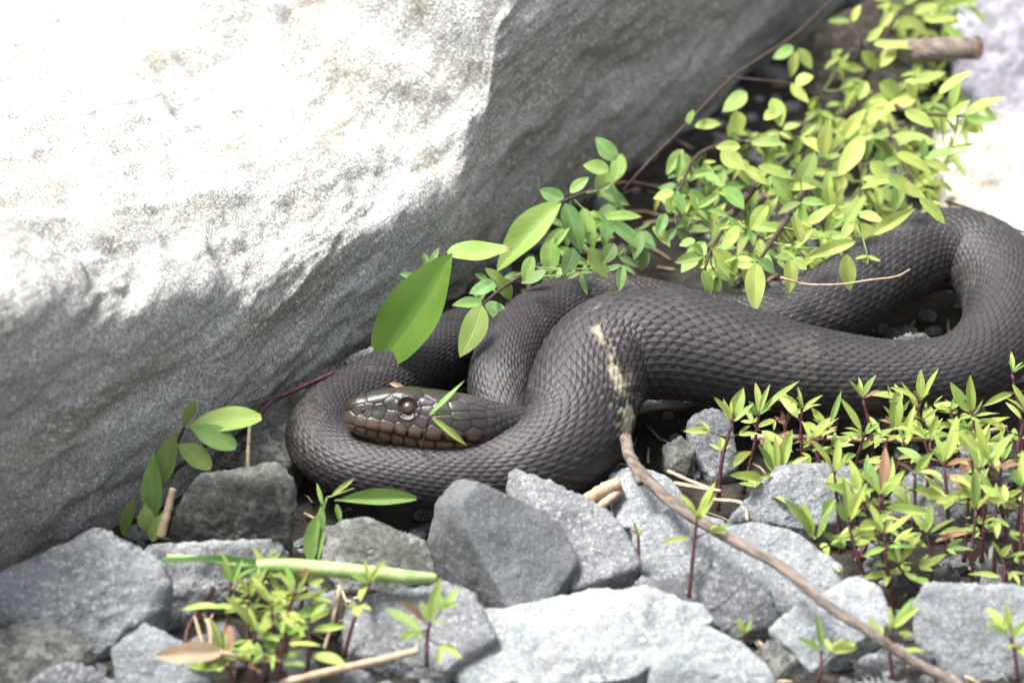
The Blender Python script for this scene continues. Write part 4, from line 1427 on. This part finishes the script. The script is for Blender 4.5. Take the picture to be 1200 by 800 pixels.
right_fill = [(1010, 150, 32), (1035, 120, 30), (1060, 160, 34), (1080, 120, 32), (1030, 185, 32), (1055, 210, 32), (1075, 180, 30), (1100, 140, 30), (1110, 175, 26), (1020, 220, 30), (1040, 245, 28), (990, 240, 28), (1000, 205, 28),
              (1085, 75, 28), (1060, 90, 28), (1040, 60, 24), (1065, 30, 28), (1095, 25, 26), (1120, 15, 24), (1090, 225, 24), (1120, 130, 24), (1140, 120, 20), (985, 275, 26), (1015, 280, 24), (1075, 5, 24), (1110, -5, 24), (1045, 10, 22), (1010, 300, 20)]
shrub('bright yellow-green bushy plant with long pointed leaves around the cut branch end', (1030, 90), 4, right_leaves, right_fill,
      [([(990, 150, 2), (1030, 110, 16), (1060, 130, 28), (1131, 137, 34)], 1.3, 0.4), ([(990, 160, 2), (1010, 200, 18), (1003, 255, 32)], 1.1, 0.4), ([(1000, 110, 10), (1030, 60, 24), (1050, 20, 32), (1080, -10, 36)], 1.1, 0.4),
       ([(1030, 110, 16), (1050, 170, 30), (1078, 232, 34)], 0.8, 0.4), ([(1000, 80, 20), (1010, 52, 30), (998, 28, 34)], 0.6, 0.35)], 8, lambda x, r0: 'leaf_yellow' if r0.random() < 0.9 else 'leaf_green', 3)  # nearly all yellow leaves: sunlight on this plant painted as colour


# ------------------------------------------------------------------ sticks, straws, litter
def twig(label, pts, r0, r1, mat='stick', sides=9, cat='twig', name='twig', extra=None, wob=0.18, seed=1):
    P = np.array([Pz(x, y, z) for x, y, z in pts])
    c = catmull(P, 8) if len(P) > 2 else np.linspace(P[0], P[1], 12)
    rr = np.linspace(r0, r1, len(c)) * (1 + 0.05 * np.sin(np.arange(len(c)) * 1.7 + seed))
    if name == 'stick':                                       # knots and slight kinks
        c = catmull(P, 16)
        c = c + 0.35 * np.stack([vnoise(c / 9.0 + k * 31, 4) for k in range(3)], 1) * 1.6
        rr = np.linspace(r0, r1, len(c)) * (1 + 0.05 * vnoise(c / 7.0, 6) + 0.3 * np.clip(vnoise(c / 12.0, 9) - 0.35, 0, 1))
    geo = [tube_geo(c, rr, sides, wob, seed)]
    for ex, a, b in (extra or []):
        e = np.array([Pz(x, y, z) for x, y, z in ex])
        e = catmull(e, 6) if len(e) > 2 else np.linspace(e[0], e[1], 6)
        geo.append(tube_geo(e, np.linspace(a, b, len(e)), sides, 0.3, seed + 3))
    V, Fc = join_geo(geo)
    return tag(mesh_obj(name, V, Fc, M[mat]), label, cat)


twig('long dry brown stick lying across the stones with a forked upper end', [(734, 512, 18), (741, 540, 17.5), (764, 568, 18), (800, 598, 19), (852, 628, 20), (920, 668, 20), (990, 722, 18), (1060, 768, 12), (1130, 806, 7)],
     1.75, 1.4, cat='stick', name='stick', extra=[([(741, 540, 17.5), (747, 552, 17.5), (750, 566, 17)], 1.8, 1.0)], sides=12)
twig('broken piece of split twig poking out from under the coil', [(686, 588, 8), (706, 575, 10), (727, 566, 12)], 2.0, 2.0, 'straw', extra=[([(695, 600, 7), (713, 586, 9), (728, 574, 10)], 1.2, 1.2)], seed=5)
twig('dry straw lying under the sprout in front of the grey stone', [(330, 800, 0), (400, 783, 9), (450, 772, 12), (490, 762, 13)], 1.2, 1.0, 'straw', seed=6)
twig('thin pale dry tendril hanging in front of the snake loop', [(915, 325, 34), (945, 333, 34), (985, 333, 34), (1020, 328, 34), (1050, 324, 34), (1066, 316, 34)], 0.4, 0.3, 'straw', 5, seed=7)
twig('dark creeping stem running along the boulder above the leafy plants', [(975, 0, 46), (930, 42, 44), (880, 75, 42), (850, 98, 40), (800, 150, 34), (760, 190, 28), (720, 235, 18)], 0.42, 0.5, 'stem_brown', 7, cat='stem', name='creeping_stem', seed=8)
twig('reddish root in the crevice between the boulder and the flat grey rock', [(300, 492, 14), (318, 470, 17), (350, 455, 17), (392, 436, 18)], 0.9, 0.6, 'stem_red', 6, cat='root', name='root', seed=9)
twig('short dead stalk beside the rounded leaves of the plant under the boulder', [(188, 630, 8), (196, 600, 14), (203, 572, 20)], 1.3, 1.0, 'straw', 7, seed=10)
twig('thin dark twig on the cream slab behind the loop', [(1108, 236, 13), (1140, 246, 15), (1165, 260, 16), (1200, 272, 17)], 0.5, 0.4, 'stem_brown', 5, seed=11)
twig('pale straw lying level behind the dense seedlings', [(880, 512, 6), (960, 513, 6), (1050, 516, 6), (1140, 508, 6), (1180, 500, 6)], 0.9, 0.7, 'straw', 6, seed=12)
for i, (lb, p) in enumerate([
        ('dry grass stem on the soil under the snake beside the stick', [(783, 552, 3), (815, 566, 4), (842, 576, 4)]),
        ('bent straw lying next to the grey stone below the snake', [(835, 585, 5), (870, 590, 6), (876, 610, 5)]),
        ('short straw lying across the gap right of the stick fork', [(790, 566, 4), (822, 572, 5), (845, 575, 5)]),
        ('thin straw beside the dry papery leaf', [(238, 720, 6), (252, 745, 5), (262, 775, 2)]),
        ('upright dry stalk between the dark upright slab and the flat grey rock', [(290, 555, 10), (291, 520, 14), (293, 492, 18)]),
        ('dark dead stem curving down to the dry papery leaf', [(250, 690, 8), (232, 715, 8), (218, 745, 6), (222, 790, 0)]),
        ('grey dead stalk next to the small white pebble', [(398, 690, 8), (390, 725, 5), (380, 760, 1)])]):
    twig(lb, p, 0.65, 0.5, 'straw' if i not in (5,) else 'stem_red', 6, cat='straw', name='straw', seed=20 + i)

# cut branch
P = np.array([Pz(1050, 64, 28), Pz(1070, 61, 31), Pz(1100, 58, 35), Pz(1146, 56, 39)])
c = catmull(P, 10)
br = empty('cut_branch', P[0])
V, Fc = tube_geo(c, np.linspace(4.2, 3.4, len(c)) * (1 + 0.04 * np.sin(np.arange(len(c)) * 0.9)), 16, 0.08, 3, cap=False)
mesh_obj('bark', V, Fc, M['stick'], br)
ax = (c[-1] - c[-2]) / np.linalg.norm(c[-1] - c[-2])
V, Fc = tube_geo([c[-1] - ax * 1.2, c[-1] - ax * 0.2, c[-1] + ax * 0.5], [3.2, 3.25, 2.7], 16, 0.08, 4)
mesh_obj('cut_end', V, Fc, M['wood_end'], br)
tag(br, 'cut branch end poking out of the bright yellow-green leaves', 'branch')

# fallen pale green stalk
g = empty('fallen_stalk', Pz(350, 665, 14))
P = [Pz(196, 652, 17), Pz(240, 655, 18), Pz(285, 662, 18), Pz(340, 663, 18), Pz(420, 670, 17), Pz(480, 676, 16), Pz(511, 677, 15)]
c = catmull(np.array(P), 8)
w = np.interp(np.linspace(0, 1, len(c)), [0, 0.2, 0.35, 0.5, 0.8, 1], [0.8, 0.9, 1.4, 2.2, 2.1, 1.3])
mesh_obj('stalk', *tube_geo(c, w, 10, 0.05, 3), M['stem_pale'], g)
px_leaf(g, (300, 662), (196, 652), 9, 19, 'blade', 'leaf_deep', var=1, nj=0.05)
tag(g, 'thick pale green plant stalk fallen across the granite stones', 'stalk')

# dry papery leaf
g = empty('dry_leaf', Pz(230, 770, 9))
px_leaf(g, (262, 764), (186, 768), 26, 11, 'ovate', 'leaf_dry', lean=0.1, var=3, nj=0.05, name='blade')
stem_obj(g, [([Pz(258, 764, 11), Pz(275, 768, 10), Pz(284, 775, 6)], 0.8, 0.5), ([Pz(240, 764, 11), Pz(232, 735, 14), Pz(228, 722, 15)], 0.5, 0.3), ([Pz(248, 764, 11), Pz(246, 738, 14), Pz(243, 725, 15)], 0.5, 0.3)], 'straw', 'stalk')
tag(g, 'dry papery brown leaf with thin stalks on the smooth grey stone', 'dry leaf')

# dry leaf flake lying on the snake's head
g = empty('leaf_flake', Pz(468, 452, 33))
px_leaf(g, (456, 449), (478, 456), 6, 32.5, 'ovate', 'leaf_dry', var=2, nj=0.1, name='blade')
tag(g, 'tiny dry leaf flake on top of the snake head', 'dry leaf')


# crumbs of dead plants on the soil: nobody could count them
def litter():
    r0 = random.Random(9)
    parts = []
    for k in range(900):
        x, y = r0.uniform(-170, 200), r0.uniform(-130, 300)
        if np.dot(np.array([x, y, 0]) - C0, EN) < 0:
            continue
        z = float(soil_height(np.array([x]), np.array([y]))[0]) + r0.uniform(0.3, 2.0)
        a = r0.uniform(0, 6.28)
        ln = r0.uniform(2, 11)
        d = np.array([math.cos(a), math.sin(a), r0.uniform(-0.12, 0.12)])
        p = np.array([x, y, z])
        m_ = p + d * ln * 0.5 + np.array([r0.uniform(-0.6, 0.6), r0.uniform(-0.6, 0.6), r0.uniform(0, 0.6)])
        parts.append(tube_geo([p, m_, p + d * ln], [r0.uniform(0.2, 0.6)] * 3, 4, 0.2, k))
    V, Fc = join_geo(parts)
    o = mesh_obj('plant_litter', V, Fc, M['straw'], origin=(0, 0, 0))
    o['kind'] = 'stuff'
    o['label'] = 'crumbs of dry straw and dead stems on the dark soil'


litter()
